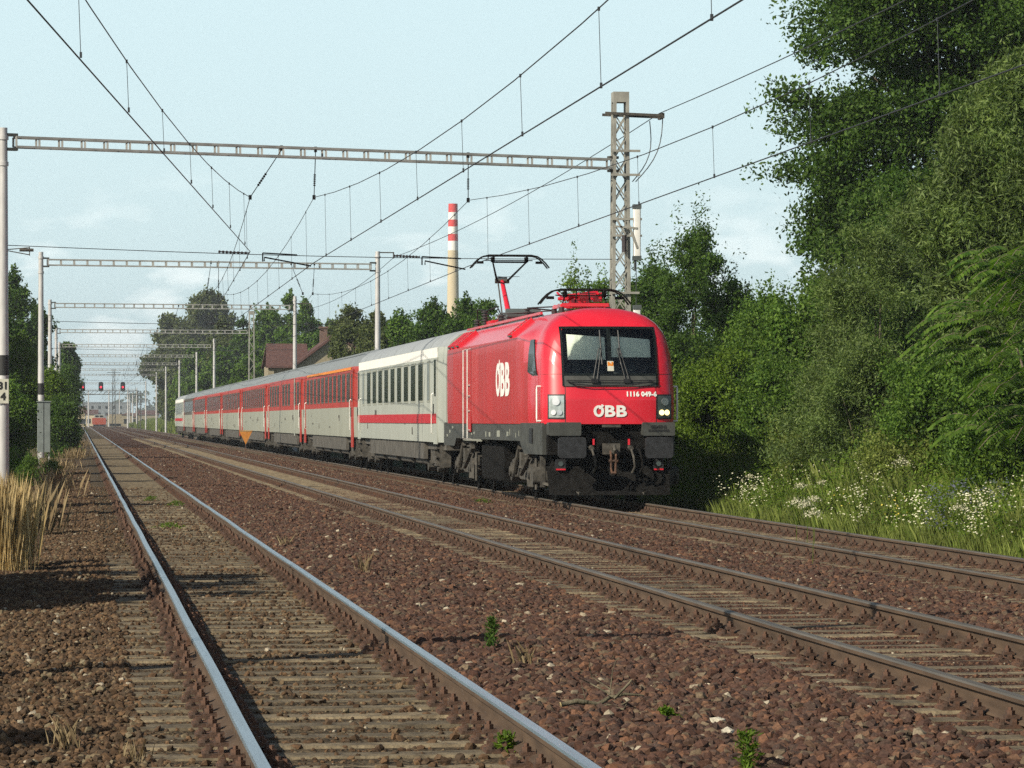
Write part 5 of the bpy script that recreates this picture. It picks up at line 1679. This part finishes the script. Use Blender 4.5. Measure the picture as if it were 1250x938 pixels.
# right hand trees and shrubs
G1 = 'trees and shrubs right of the train'
p = at(1188, 513, 86)
big = [(-2.6, 0, 9.3, 2.2, 2.2, 2.0), (-3.2, 0, 7.0, 1.6, 2.0, 1.5), (-1.8, -.6, 12.2, 2.0, 2.2, 2.2), (-1.2, 0, 14.6, 2.2, 2, 1.6), (.8, -.5, 13.5, 2.6, 2.4, 2.4), (.5, -1.2, 10.5, 2.8, 2.2, 2.5),
       (-2.9, .3, 5.4, 1.2, 1.5, 1.0), (-1.5, -.5, 7.3, 1.9, 2.0, 1.6), (2.4, -.5, 11.0, 2.6, 2.4, 3.0), (3.4, 0, 8.2, 2.4, 2.2, 2.6), (1.5, 0, 7.2, 2.0, 2, 1.8), (-3.6, 0, 8.4, 1.0, 1.3, .8), (-.8, .3, 5.6, 1.5, 1.5, 1.2), (-2.6, 0, 4.5, 1.5, 1.5, 1.0), (-.6, 0, 4.4, 1.6, 1.4, 1.2), (1.4, 0, 5.2, 1.8, 1.4, 1.4), (0, 1, 9, 2.6, 2, 3)]
tree('ash_tree', 'tallest dark green tree, filling the upper right corner above the shrubs', 'tree', p.x, p.y, 15, 4.8, .3, .13, .55, 9500, 28, .25, 'leaf_dark', 1, group=G1, blobs=big, tr=.32, jag=.16)
def shrub(px, ytop, D, wpx, seed, label, m='leaf_mid', leaf=.080, asp=.55, n_cl=1100, per=26, cr=.16, crown0=.02, nb=16, name='shrub', jag=.4, lean=(0, 0)):
    p = at(px, 513, D); H = CAMZ + (HY - ytop) * D / FPX - float(gz(p.x, p.y)); Rw = wpx / 2 * D / FPX
    return tree(name, label, 'shrub' if name == 'shrub' else 'tree', p.x, p.y, H, Rw, crown0, leaf * 1.12, asp, int(n_cl * 1.9), per, cr, m, seed, nb=nb, group=G1, jag=jag, lean=lean)
shrub(1108, 215, 77, 220, 41, 'deep green broad leaved shrub tree under the tallest tree', 'leaf_dark', .10, .5, 2200, 26, .18)
shrub(1250, 78, 64, 250, 2, 'olive green willow in front of the tallest tree, at the right edge', 'leaf_olive', .13, .22, 6000, 30, .20, .1, 24, 'willow_tree', .3)
shrub(1075, 285, 72, 230, 3, 'olive green rounded shrub below the left side of the tallest tree', 'leaf_olive', .09, .24, 1900, 26, .17)
shrub(1000, 350, 78, 170, 4, 'broad leaved green shrub just right of the gap of sky', 'leaf_mid', .10, .6, 1500, 24)
shrub(930, 362, 86, 150, 5, 'mid green shrub right of the locomotive, below the small cloud', 'leaf_mid', .085, .5, 1300, 24)
shrub(846, 276, 100, 165, 6, 'pointed young tree just right of the locomotive, its tip highest beside the mast', 'leaf_dark', .095, .5, 1700, 22, .17, .05, 18, 'young_tree', .7)
shrub(800, 318, 108, 100, 7, 'young tree half hidden behind the locomotive roof', 'leaf_dark', .095, .5, 900, 22, .17, .05, 12, 'young_tree', .6)
shrub(890, 335, 95, 110, 8, 'dark green shrub right of the pointed young tree', 'leaf_dark', .09, .5, 1000, 22, .17)
shrub(880, 430, 84, 150, 9, 'bright green shrub right of the locomotive buffer', 'leaf_fresh', .075, .6, 1300, 24)
shrub(960, 440, 76, 160, 10, 'leafy shrub between the locomotive and the flowery bank', 'leaf_mid', .075, .6, 1400, 24)
shrub(1060, 430, 66, 190, 11, 'low olive shrub behind the white flowers', 'leaf_olive', .075, .3, 1500, 24)
shrub(1160, 420, 60, 200, 12, 'dense green shrub under the feathery branches', 'leaf_mid', .075, .5, 1600, 24)
shrub(1240, 440, 56, 160, 13, 'dark green shrub at the right edge behind the flowers', 'leaf_mid', .075, .5, 1300, 24)
shrub(850, 520, 88, 90, 14, 'low dark bush in the shade beside the locomotive buffers', 'leaf_mid', .07, .6, 800, 22)
shrub(700, 328, 135, 70, 15, 'slender tree rising behind the folded pantograph', 'leaf_fresh', .13, .45, 420, 14, .22, .05, 9, 'young_tree', 1.0)
shrub(722, 340, 124, 60, 42, 'young tree between the folded pantograph and the lattice mast', 'leaf_mid', .12, .5, 600, 16, .2, .05, 10, 'young_tree', .6)
shrub(775, 350, 118, 70, 43, 'young tree just right of the lattice mast', 'leaf_mid', .11, .5, 800, 18, .2, .05, 10, 'young_tree', .5)
shrub(740, 345, 130, 70, 16, 'young tree behind the lattice mast', 'leaf_mid', .12, .5, 500, 16, .2, .05, 10, 'young_tree', .6)
shrub(1120, 522, 60, 170, 37, 'low bramble heap at the foot of the bank, behind the white flowers', 'grass', .06, .5, 900, 24, .14)
shrub(1010, 530, 68, 190, 38, 'low green bramble left of the white flowers', 'grass', .06, .5, 900, 24, .14)

# feathery leaved tree with long pinnate leaves
def sumac():
    rng = np.random.default_rng(5)
    p = at(1296, 513, 53); z0 = float(gz(p.x, p.y))
    root = thing('tree_of_heaven', (p.x, p.y, z0), 'tree with long feathery drooping leaves at the right edge', 'tree', G1)
    V = []; n = 0; st = MB()
    for k in range(150):
        u = rng.random(); z = 1.4 + u * 3.0
        an = rng.uniform(math.pi * .7, math.pi * 1.75)
        d = Vector((math.cos(an), math.sin(an), 0))
        r0 = (.25 + rng.random() * 1.35) * (1.25 - abs(u - .45) * .9)
        a = Vector((0, 0, z)) + d * r0
        Lf = rng.uniform(.55, .85)
        side_ = Vector((-d.y, d.x, 0))
        pts = []
        for j in range(15):
            t_ = j / 14
            q = a + d * Lf * t_ * .92 + Vector((0, 0, .22 * t_ - .62 * t_ * t_ * Lf))
            pts.append(q)
        st.tube([pts[0], pts[5], pts[10], pts[14]], .006, 4)
        for j in range(1, 15):
            for s in (-1, 1):
                b = pts[j]; ll = .20 * math.sin(math.pi * (.18 + .75 * j / 14)) + .03
                e = b + side_ * s * ll + d * .05 + Vector((0, 0, -.09)); w_ = d * .034
                m_ = b.lerp(e, .4)
                V += [b, m_ + w_, e, m_ - w_]
    V = np.array([v[:] for v in V]); F = np.arange(len(V)).reshape(-1, 4)
    link('crown', np_mesh('crown', V, F), M['leaf_mid'], root)
    for h in ((0, 0, 4.2), (-.5, -.2, 3.6), (-.7, .1, 2.7), (-.3, -.6, 3.3)):
        st.tube([(0, 0, -.1), (h[0] * .4, h[1] * .4, h[2] * .5), h], [.06, .04, .012], 7)
    st.build('trunk', M['bark'], root)
sumac()

# trees behind the train, near to far
TB = [(590, 372, 150, 40, 'leaf_dark', 'dark green bushy tree left of the raised pantograph'), (560, 362, 165, 62, 'leaf_dark', 'round dark green tree at the foot of the factory chimney'),
      (525, 372, 180, 60, 'leaf_dark', 'dark green tree just left of the factory chimney'), (490, 384, 200, 60, 'leaf_mid', 'mid green tree behind the cream white coach'),
      (455, 382, 215, 55, 'leaf_far', 'green tree beside the tube mast behind the coaches'), (428, 376, 232, 55, 'leaf_far', 'pale green tree right of the house chimney'),
      (605, 392, 142, 40, 'leaf_dark', 'low dark bush behind the locomotive tail'),
      (403, 392, 290, 40, 'leaf_dark', 'dark tree top behind the house chimney'), (376, 370, 330, 40, 'leaf_mid', 'tall green tree behind the house, right of the slim mast'),
      (350, 362, 345, 46, 'leaf_mid', 'tall green tree straight behind the brown roof'), (325, 376, 370, 44, 'leaf_mid', 'green tree behind the lattice mast near the house'),
      (300, 380, 400, 46, 'leaf_dark', 'dark green tree left of the thin lattice mast'), (345, 410, 310, 60, 'leaf_mid', 'low green tree behind the roof of the house'),
      (270, 385, 430, 50, 'leaf_far', 'green tree between the poplar and the lattice mast'), (310, 425, 330, 60, 'leaf_mid', 'bushy green tree left of the house'),
      (270, 430, 380, 60, 'leaf_mid', 'bushy green tree above the far red coaches'), (240, 425, 450, 50, 'leaf_mid', 'bushy green tree behind the far thin masts'),
      (222, 455, 520, 40, 'leaf_fresh', 'low green bush behind the last coach')]
TB += [(415, 398, 270, 60, 'leaf_far', 'low tree filling the line between the house chimney and the tube mast'), (473, 395, 225, 60, 'leaf_far', 'low tree just right of the tube mast behind the coaches'),
       (508, 390, 240, 60, 'leaf_mid', 'second tree left of the factory chimney, lower'), (541, 384, 215, 60, 'leaf_mid', 'low tree in front of the factory chimney foot'), (577, 384, 190, 60, 'leaf_dark', 'low tree right of the factory chimney foot'),
       (440, 392, 300, 70, 'leaf_far', 'wide pale tree beyond the tube mast'), (385, 395, 350, 60, 'leaf_mid', 'low tree directly behind the house ridge'), (335, 385, 430, 60, 'leaf_far', 'pale tree far behind the house')]
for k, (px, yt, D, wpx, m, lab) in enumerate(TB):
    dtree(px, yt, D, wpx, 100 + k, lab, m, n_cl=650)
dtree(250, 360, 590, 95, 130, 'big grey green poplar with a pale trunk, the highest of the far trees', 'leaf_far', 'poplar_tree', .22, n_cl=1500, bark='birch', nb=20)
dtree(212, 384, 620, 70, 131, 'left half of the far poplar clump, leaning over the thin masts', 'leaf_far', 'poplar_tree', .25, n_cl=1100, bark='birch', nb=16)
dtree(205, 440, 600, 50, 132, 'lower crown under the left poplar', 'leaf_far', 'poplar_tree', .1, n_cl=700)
# left side trees
G2 = 'trees and bushes left of the tracks'
TL = [(18, 338, 210, 62, 'leaf_dark', 'tall dark tree behind the first left mast'), (46, 368, 240, 44, 'leaf_dark', 'dark tree between the first two left masts'),
      (82, 412, 330, 22, 'leaf_dark', 'small dark tree top right of the third left mast'), (-12, 360, 150, 60, 'leaf_dark', 'dark tree cut by the left edge of the picture')]
for k, (px, yt, D, wpx, m, lab) in enumerate(TL):
    dtree(px, yt, D, wpx, 160 + k, lab, m, n_cl=900, group=G2)
TL2 = [(22, 405, 152, 62, 'leaf_fresh', 'bright green bush right behind the first left mast'), (60, 455, 175, 40, 'leaf_fresh', 'green bush behind the grey cabinet'),
       (82, 446, 235, 38, 'leaf_dark', 'dark green overhanging bush closest to the left track'), (72, 490, 165, 40, 'leaf_dark', 'low dark bush right of the grey cabinet'), (10, 470, 130, 50, 'leaf_mid', 'dark bush low behind the first left mast')]
for k, (px, yt, D, wpx, m, lab) in enumerate(TL2):
    dtree(px, yt, D, wpx, 180 + k, lab, m, 'bush', .03, G2, .13, 1100, per=18)
# unseen trees beyond the left edge whose shade falls across the ballast
SH = [(-5.2, 30.6, 5.9, 1.2, 'first tree beyond the left edge, shading the near shoulder'), (-5.5, 32.4, 6.5, 1.4, 'second tree beyond the left edge, shading the near shoulder'), (-5.3, 34.0, 6.3, 1.4, 'third tree beyond the left edge, shading the near shoulder'),
      (-5.2, 35.6, 5.4, 1.3, 'fourth tree beyond the left edge, shading the near shoulder'),
      (-6.2, 60.5, 6.4, .9, 'first tree beyond the left edge past the golden grass'), (-6.4, 67, 7.2, 1.0, 'second tree beyond the left edge past the golden grass'), (-6.2, 74.5, 6.6, 1.0, 'third tree beyond the left edge past the golden grass'),
      (-6.8, 94, 8.4, 1.4, 'fourth tree beyond the left edge past the golden grass'), (-7.2, 108, 9, 1.7, 'fifth tree beyond the left edge past the golden grass'), (-7.5, 126, 9, 2.0, 'sixth tree beyond the left edge past the golden grass'),
      (-6.2, 15.2, 5.4, .9, 'tree beyond the left edge nearest the photographer')]
for k, (x, y, H, rw, lab) in enumerate(SH):
    tree('tree', lab, 'tree', x, y, H, rw, .08, .13, .7, 1700, 24, .18, 'leaf_mid', 200 + k, group='trees out of sight on the left')

rr = random.Random(77); srcs = []
base_trees = []
for k in range(3):
    base_trees.append(tree('tree', 'x', 'tree', -9, 250 + k * 14, 8.5 + k, 3.2, .05, .26, .55, 700, 16, .45, 'leaf_dark', 400 + k, group='row of trees left of the tracks'))
ordn = ('first', 'second', 'third', 'fourth', 'fifth', 'sixth', 'seventh', 'eighth', 'ninth', 'tenth', 'eleventh', 'twelfth', 'thirteenth', 'fourteenth', 'fifteenth', 'sixteenth', 'seventeenth', 'eighteenth')
for k in range(18):
    b_ = base_trees[k % 3]
    if k < 3: o_ = b_
    else:
        o_ = b_.copy(); COL.objects.link(o_)
        for ch in b_.children:
            c_ = ch.copy(); COL.objects.link(c_); c_.parent = o_
    o_.location = (-11.5 - rr.uniform(0, 3) - k * .22, 235 + k * 17, -.55); o_.rotation_euler = (0, 0, rr.uniform(0, 6)); o_.scale = (1, 1, rr.uniform(.8, 1.1))
    o_['label'] = ordn[k] + ' tree of the dark row behind the bushes left of the tracks'

# low weeds at the foot of the left masts
for k, (px, py, D, wpx, lab) in enumerate(((12, 548, 96, 44, 'low yellow green weeds at the foot of the first left mast'), (40, 556, 92, 40, 'low leafy weeds below the grey cabinet'), (64, 560, 112, 26, 'small brown green weeds beside the shoulder'))):
    p = at(px, 513, D); H = CAMZ + (HY - py) * D / FPX - float(gz(p.x, p.y))
    tree('weed_clump', lab, 'weeds', p.x, p.y, H, wpx / 2 * D / FPX, .0, .07, .3, 260, 18, .10, 'leaf_mid', 220 + k, group=G2, trunk=False)

def blades(P, h, wd, rng, lean=.25, seg=2):
    n = len(P); h = np.broadcast_to(h, (n,)) 
    an = rng.uniform(0, 2 * math.pi, n); d = np.stack([np.cos(an), np.sin(an), np.zeros(n)], 1)
    s = np.stack([-d[:, 1], d[:, 0], np.zeros(n)], 1) * (wd * rng.uniform(.6, 1.3, n))[:, None]
    le = rng.uniform(.2, 1, n)[:, None] * lean
    m = P + d * le * h[:, None] * .35 + np.array([0, 0, 1]) * h[:, None] * .55
    t = P + d * le * h[:, None] + np.array([0, 0, 1]) * h[:, None]
    V = np.stack([P - s, P + s, m + s * .8, t, m - s * .8], 1).reshape(-1, 3)
    F = np.arange(5 * n).reshape(n, 5)
    return V, F

def tuft(name, label, cat, p, n, h, rad, wd, m, seed, lean=.3, group=None):
    rng = np.random.default_rng(seed)
    P = rng.normal(size=(n, 3)) * np.array([rad, rad, 0]); 
    V, F = blades(P, h * rng.uniform(.35, 1.1, n), wd, rng, lean)
    o = link(name, np_mesh(name, V, F), M[m], None, (p[0], p[1], p[2] - .02)); tag(o, label, cat, group)
    return o
gold = at(0, 513, 40.5)
tuft('dry_grass_clump', 'tall golden dry grass clump at the left edge', 'dry grass', (gold.x, gold.y, float(gz(gold.x, gold.y))), 1500, 1.15, .15, .0014, 'straw', 1, .17, 'dry grass on the left shoulder')
g2 = at(16, 513, 42); tuft('dry_grass_clump', 'second golden dry grass clump, right beside the tallest one', 'dry grass', (g2.x, g2.y, float(gz(g2.x, g2.y))), 330, 1.05, .10, .0014, 'straw', 2, .28, 'dry grass on the left shoulder')
for k, (px, py, hh, lab) in enumerate(((50, 655, .85, 'thin grey dry stalks beside the golden grass'), (62, 610, .8, 'thin dry stalks behind the golden grass'), (38, 640, .8, 'dry stalks between golden grass and shoulder'), (75, 600, .6, 'faded stalks at the edge of the left shoulder'))):
    p = gpt(px, py); tuft('dry_stalks', lab, 'dry grass', p, 110, hh, .20, .0016, 'deadstalk', 10 + k, .5, 'dry grass on the left shoulder')
for k, (px, py, hh, lab) in enumerate(((92, 560, .7, 'small straw coloured tuft far along the left shoulder'), (80, 552, .8, 'straw tuft in front of the dark bush'), (96, 545, .6, 'straw tuft beside the white marker stone'), (70, 575, .6, 'straw tuft halfway between golden grass and cabinet'))):
    p = gpt(px, py); tuft('dry_grass_tuft', lab, 'dry grass', p, 260, hh * .8, .35, .004, 'deadstalk', 20 + k, .5, 'dry grass on the left shoulder')

# grass and flowers on the right bank
def bank():
    rng = np.random.default_rng(3)
    n = 215000
    P = np.zeros((n, 3)); P[:, 0] = 12.75 + rng.random(n) ** 1.3 * 6.5; P[:, 1] = rng.uniform(32, 104, n); P[:, 2] = gz(P[:, 0], P[:, 1])
    P = P[in_view(P)]
    den = vnoise(P[:, 0], P[:, 1], 1.2, 9)
    P = P[rng.random(len(P)) < .35 + .65 * den]
    hh = .22 + .72 * vnoise(P[:, 0], P[:, 1], .7, 4) * np.clip((P[:, 0] - 12.5) / 1.2, .25, 1)
    V, F = blades(P, hh * rng.uniform(.6, 1.2, len(P)), .0034, rng, .45)
    o = link('meadow_grass', np_mesh('meadow_grass', V, F), M['grass']); tag(o, 'tall green grass and weeds covering the bank right of the train', 'grass', kind='stuff')
    # broad leaved herbs
    n = 90000
    Q = np.zeros((n, 3)); Q[:, 0] = 12.9 + rng.random(n) * 5.5; Q[:, 1] = rng.uniform(32, 100, n); Q[:, 2] = gz(Q[:, 0], Q[:, 1])
    Q = Q[in_view(Q)]; Q = Q[rng.random(len(Q)) < vnoise(Q[:, 0], Q[:, 1], .8, 12) ** 1.5 * 1.6]
    Q = np.repeat(Q, 4, 0) + rng.normal(size=(len(Q) * 4, 3)) * .10; Q[:, 2] += rng.random(len(Q)) ** 1.3 * (.55 + np.clip(Q[:, 0] - 13, 0, 3) * .38)
    V, F = leaf_quads(Q, .085 * rng.uniform(.5, 1.2, len(Q)), .026, rng)
    o = link('meadow_herbs', np_mesh('meadow_herbs', V, F), M['leaf_fresh']); tag(o, 'leafy green herbs growing through the grass of the bank', 'herbs', kind='stuff')
    # masses of tiny flowers
    def flowers(name, label, centers, cnt, sp, size, m, z0, z1):
        pts = []
        for (px, py, w_) in centers:
            c = gpt2(px, py)
            q = np.zeros((int(cnt * w_), 3)); nk = 9; kx = c.x + rng.normal(size=nk) * sp[0]; ky = c.y + rng.normal(size=nk) * sp[1]; kk = (rng.random(len(q)) ** 1.5 * nk).astype(int)
            q[:, 0] = kx[kk] + rng.normal(size=len(q)) * .09; q[:, 1] = ky[kk] + rng.normal(size=len(q)) * .22; q[:, 2] = gz(q[:, 0], q[:, 1]) + rng.uniform(z0, z1, len(q))
            pts.append(q[q[:, 0] > 12.7])
        P = np.concatenate(pts); k = rng.normal(size=P.shape) * size * .25
        V = []; 
        up = np.array([-.25, -.5, .8]) / 1.0
        d1 = np.cross(up, rng.normal(size=P.shape)); d1 /= np.linalg.norm(d1, axis=1)[:, None]; d2 = np.cross(up / np.linalg.norm(up), d1)
        s = size * rng.uniform(.6, 1.3, len(P))[:, None] / 2
        V = np.stack([P + d1 * s, P + d2 * s, P - d1 * s, P - d2 * s], 1).reshape(-1, 3)
        o = link(name, np_mesh(name, V, np.arange(len(V)).reshape(-1, 4)), M[m]); tag(o, label, 'flowers', kind='stuff')
    def gpt2(px, py):
        # bank point seen at the pixel, flowers about .6 m above the ground
        D_ = 52
        for _ in range(12):
            p = at(px, py, D_); zz = float(gz(p.x, p.y)) + .55; D_ = .5 * D_ + .5 * min(95, max(42, FPX * (CAMZ - zz) / max(py - HY, 8)))
        return at(px, py, D_)
    flowers('white_flowers', 'masses of tiny white flowers scattered over the bank', [(1120, 628, 1.3), (1135, 622, 1), (1215, 645, 1.2), (1232, 635, 1), (1200, 660, .8), (950, 612, .5), (1070, 605, .7), (1030, 600, .6), (1095, 600, .6), (985, 612, .5), (1050, 618, .5), (925, 602, .6), (965, 592, .6), (1000, 588, .5), (1060, 575, .4), (940, 625, .5), (1180, 622, .6), (1245, 655, .8)], 230, (.5, 2.0), .032, 'petal', .30, .90)
    flowers('yellow_flowers', 'small yellow flowers low on the bank', [(1235, 655, 1), (1060, 590, 1), (1190, 650, .6), (1130, 655, .5)], 60, (.4, 1.5), .025, 'petal_y', .35, .8)
    flowers('blue_flowers', 'blue grey flower spikes on the bank right of the middle', [(1140, 602, 1), (1165, 620, 1), (1205, 622, .8)], 170, (.12, .4), .03, 'petal_b', .35, 1.0)
    # single umbels one can point at
    for k, (px, py, s, lab) in enumerate(((1100, 574, 1.3, 'highest large white umbel flower on the bank'), (1218, 610, 1.2, 'large white umbel flower near the right edge'), (972, 625, 1.1, 'white umbel low on the left of the bank'), (985, 629, 1.0, 'white umbel just right of the low left one'),
                                          (992, 641, .9, 'lowest white umbel beside the rail'), (978, 603, 1, 'white umbel above the low pair'), (1007, 576, .9, 'white umbel high on the left of the bank'), (1019, 577, .8, 'small white umbel next to the high left one'),
                                          (997, 586, .8, 'small white umbel below the high left pair'), (927, 577, .9, 'white umbel at the dark end of the bank'), (915, 591, .8, 'white umbel beside the shaded bushes'), (1003, 600, .8, 'white umbel in the middle of the left group'), (1170, 632, 1.0, 'white umbel in front of the blue grey spikes'), (994, 622, .8, 'small white umbel right of the low pair'), (958, 579, .8, 'pale umbel in the upper left of the bank'))):
        c = gpt2(px, py); z0 = float(gz(c.x, c.y))
        s *= 1.9
        root = thing('umbel_flower', (c.x, c.y, z0), lab, 'flower', 'white umbel flowers on the bank')
        h = max(.3, c.z - z0) + .16
        g = MB(); g.tube([(0, 0, 0), (.01, .0, h * .6), (0, 0, h)], .004, 5)
        for a in range(9): an = a * .7; g.tube([(0, 0, h - .05), (math.cos(an) * .045 * s, math.sin(an) * .045 * s, h)], .0015, 3)
        g.build('stem', M['leaf_fresh'], root)
        q = rng.normal(size=(150, 3)) * np.array([.026, .026, .011]) * s * 1.3; q[:, 2] += h + .004 - (q[:, 0] ** 2 + q[:, 1] ** 2) * 2
        V, F = leaf_quads(q, .024, .020, rng, up=2); link('flower_head', np_mesh('flower_head', V, F), M['petal'], root)
bank()

# green strip left of the far end of the train and beyond
def strip_grass():
    rng = np.random.default_rng(8); n = 24000
    P = np.zeros((n, 3)); P[:, 1] = rng.uniform(330, 900, n); P[:, 0] = 12.6 + rng.random(n) * 9; P[:, 2] = gz(P[:, 0], P[:, 1])
    V, F = blades(P, rng.uniform(.5, 1.4, n), .10, rng, .4)
    o = link('verge_grass', np_mesh('verge_grass', V, F), M['grass']); tag(o, 'bright green verge beside the far end of the train', 'grass', kind='stuff')
strip_grass()
def far_wood():
    rng = np.random.default_rng(18)
    blobs = [(x, 2300 + rng.uniform(0, 200), rng.uniform(2, 7), 14, 14, rng.uniform(8, 16)) for x in np.arange(-420, 900, 13)]
    P, _, _ = blob_points(blobs, 9000, 6, 1.2, rng)
    V, F = leaf_quads(P, 2.4, 1.8, rng)
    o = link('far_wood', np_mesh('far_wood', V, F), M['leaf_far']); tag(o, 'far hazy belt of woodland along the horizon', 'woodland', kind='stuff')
far_wood()

# small plants between the tracks
def small_weed(px, py, h, wpx, lab, seed, m='leaf_fresh', spike=False):
    p = gpt(px, py); rng = np.random.default_rng(seed); D = proj(*p)[2]; r_ = wpx / 2 * D / FPX
    root = thing('weed', p, lab, 'weed', 'green weeds on the ballast')
    n = 150
    if spike:
        t_ = rng.random(260); q = np.stack([rng.normal(size=260) * r_ * .5, rng.normal(size=260) * r_ * .5, t_ * h], 1); dirs = np.stack([np.sign(q[:, 0]) * .8, q[:, 1] * 3, np.full(260, .8)], 1)
        V, F = leaf_quads(q, .05, .012, rng, dirs=dirs)
    else:
        q = rng.normal(size=(n, 3)) * np.array([r_ * .45, r_ * .45, 0]); q[:, 2] = h * rng.uniform(.15, 1, n) * np.exp(-(q[:, 0] / r_) ** 2)
        V, F = leaf_quads(q, .055, .018, rng, dirs=q * np.array([6, 6, 1]))
    link('leaves', np_mesh('leaves', V, F), M[m], root)
    g = MB()
    for k in range(3 if spike else 5): 
        a = rng.normal(size=2) * r_ * .4; g.tube([(0, 0, 0), (a[0] * .5, a[1] * .5, h * .5), (a[0], a[1], h * .95)], .004, 4)
    g.build('stem', M['leaf_mid'], root)
small_weed(600, 795, .26, 16, 'upright green weed spike between the left and middle tracks', 1, 'leaf_dark', True)
small_weed(618, 922, .13, 34, 'bright green weed against the right rail of the left track', 2)
small_weed(813, 880, .08, 34, 'small green tuft on the ballast right of the fallen branch', 3)
small_weed(913, 945, .22, 26, 'thin branching green weed at the bottom edge', 4, 'leaf_fresh', True)
small_weed(208, 645, .10, 40, 'flat green weed patch between the left rails', 5)
small_weed(215, 618, .12, 24, 'smaller green weed patch farther up between the left rails', 6)
small_weed(185, 612, .12, 20, 'faint green weed beside the left rail', 7)
small_weed(590, 615, .12, 26, 'low green weed between the middle track and the train', 8)
for k, (px, py, h, lab) in enumerate(((445, 700, .28, 'dead brown stalk on the ballast left of the middle track'), (348, 668, .2, 'short dead stalk right of the left track'), (641, 815, .22, 'thin dead stalk with a seed head near the branch'), (80, 915, .2, 'pale dry stalks at the lower left corner'), (165, 930, .15, 'dry twigs beside the sleeper ends'))):
    p = gpt(px, py); tuft('dead_stalk', lab, 'dead plant', p, 26, h, .04, .003, 'deadstalk', 40 + k, .6, 'dead stalks on the ballast')

def branch():
    p = gpt(735, 870); root = thing('fallen_branch', p, 'grey crooked fallen branch lying on the ballast between the tracks', 'branch')
    s = proj(*p)[2] / FPX
    def q(px, py, dy=0): return Vector(((px - 735) * s, dy, max(.012, (870 - py) * s * .9 + .03)))
    g = MB(); g.tube([q(684, 866), q(705, 862, .05), q(730, 866, .0), q(748, 858, .1), q(765, 853, .05), q(790, 856, .1)], [.014, .017, .016, .013, .010, .004], 8)
    g.build('limb', M['deadwood'], root, smooth=60)
    for a, c, d_, r_ in ((q(750, 858), q(768, 838), q(772, 832), .010), (q(730, 866), q(760, 872, -.05), q(765, 866), .009), (q(745, 852), q(722, 838, .1), q(706, 829), .005), (q(745, 850), q(748, 820), q(753, 803), .004), (q(745, 845), q(725, 830, .1), q(719, 806), .004), (q(715, 862), q(712, 848), q(709, 835), .003), (q(740, 866), q(755, 869), q(770, 860), .008)):
        g = MB(); g.tube([a, c, d_], [r_, r_ * .8, r_ * .4], 6); g.build('twig', M['deadwood'], root, smooth=60)
    g = MB(); g.tube([q(683.5, 866.2), q(684.5, 865.9)], .0195, 10); g.build('broken_end', M['straw'], root)
branch()

# ------------------------------------------------------------------ hazy summer air
g = MB(); g.box((0, 1500, 29.5), (4200, 3500, 66))
hz = g.build('haze', None)
hm = bpy.data.materials.new('pale_summer_haze'); hm.use_nodes = True; ht = hm.node_tree; ht.nodes.clear()
ho = ht.nodes.new('ShaderNodeOutputMaterial'); hv_ = ht.nodes.new('ShaderNodeVolumePrincipled')
hv_.inputs['Color'].default_value = (.86, .93, 1, 1); hv_.inputs['Density'].default_value = .00024; hv_.inputs['Anisotropy'].default_value = .2
ht.links.new(hv_.outputs[0], ho.inputs['Volume']); hz.data.materials.append(hm)
tag(hz, 'thin bluish summer haze over the far end of the line', 'haze', kind='stuff')
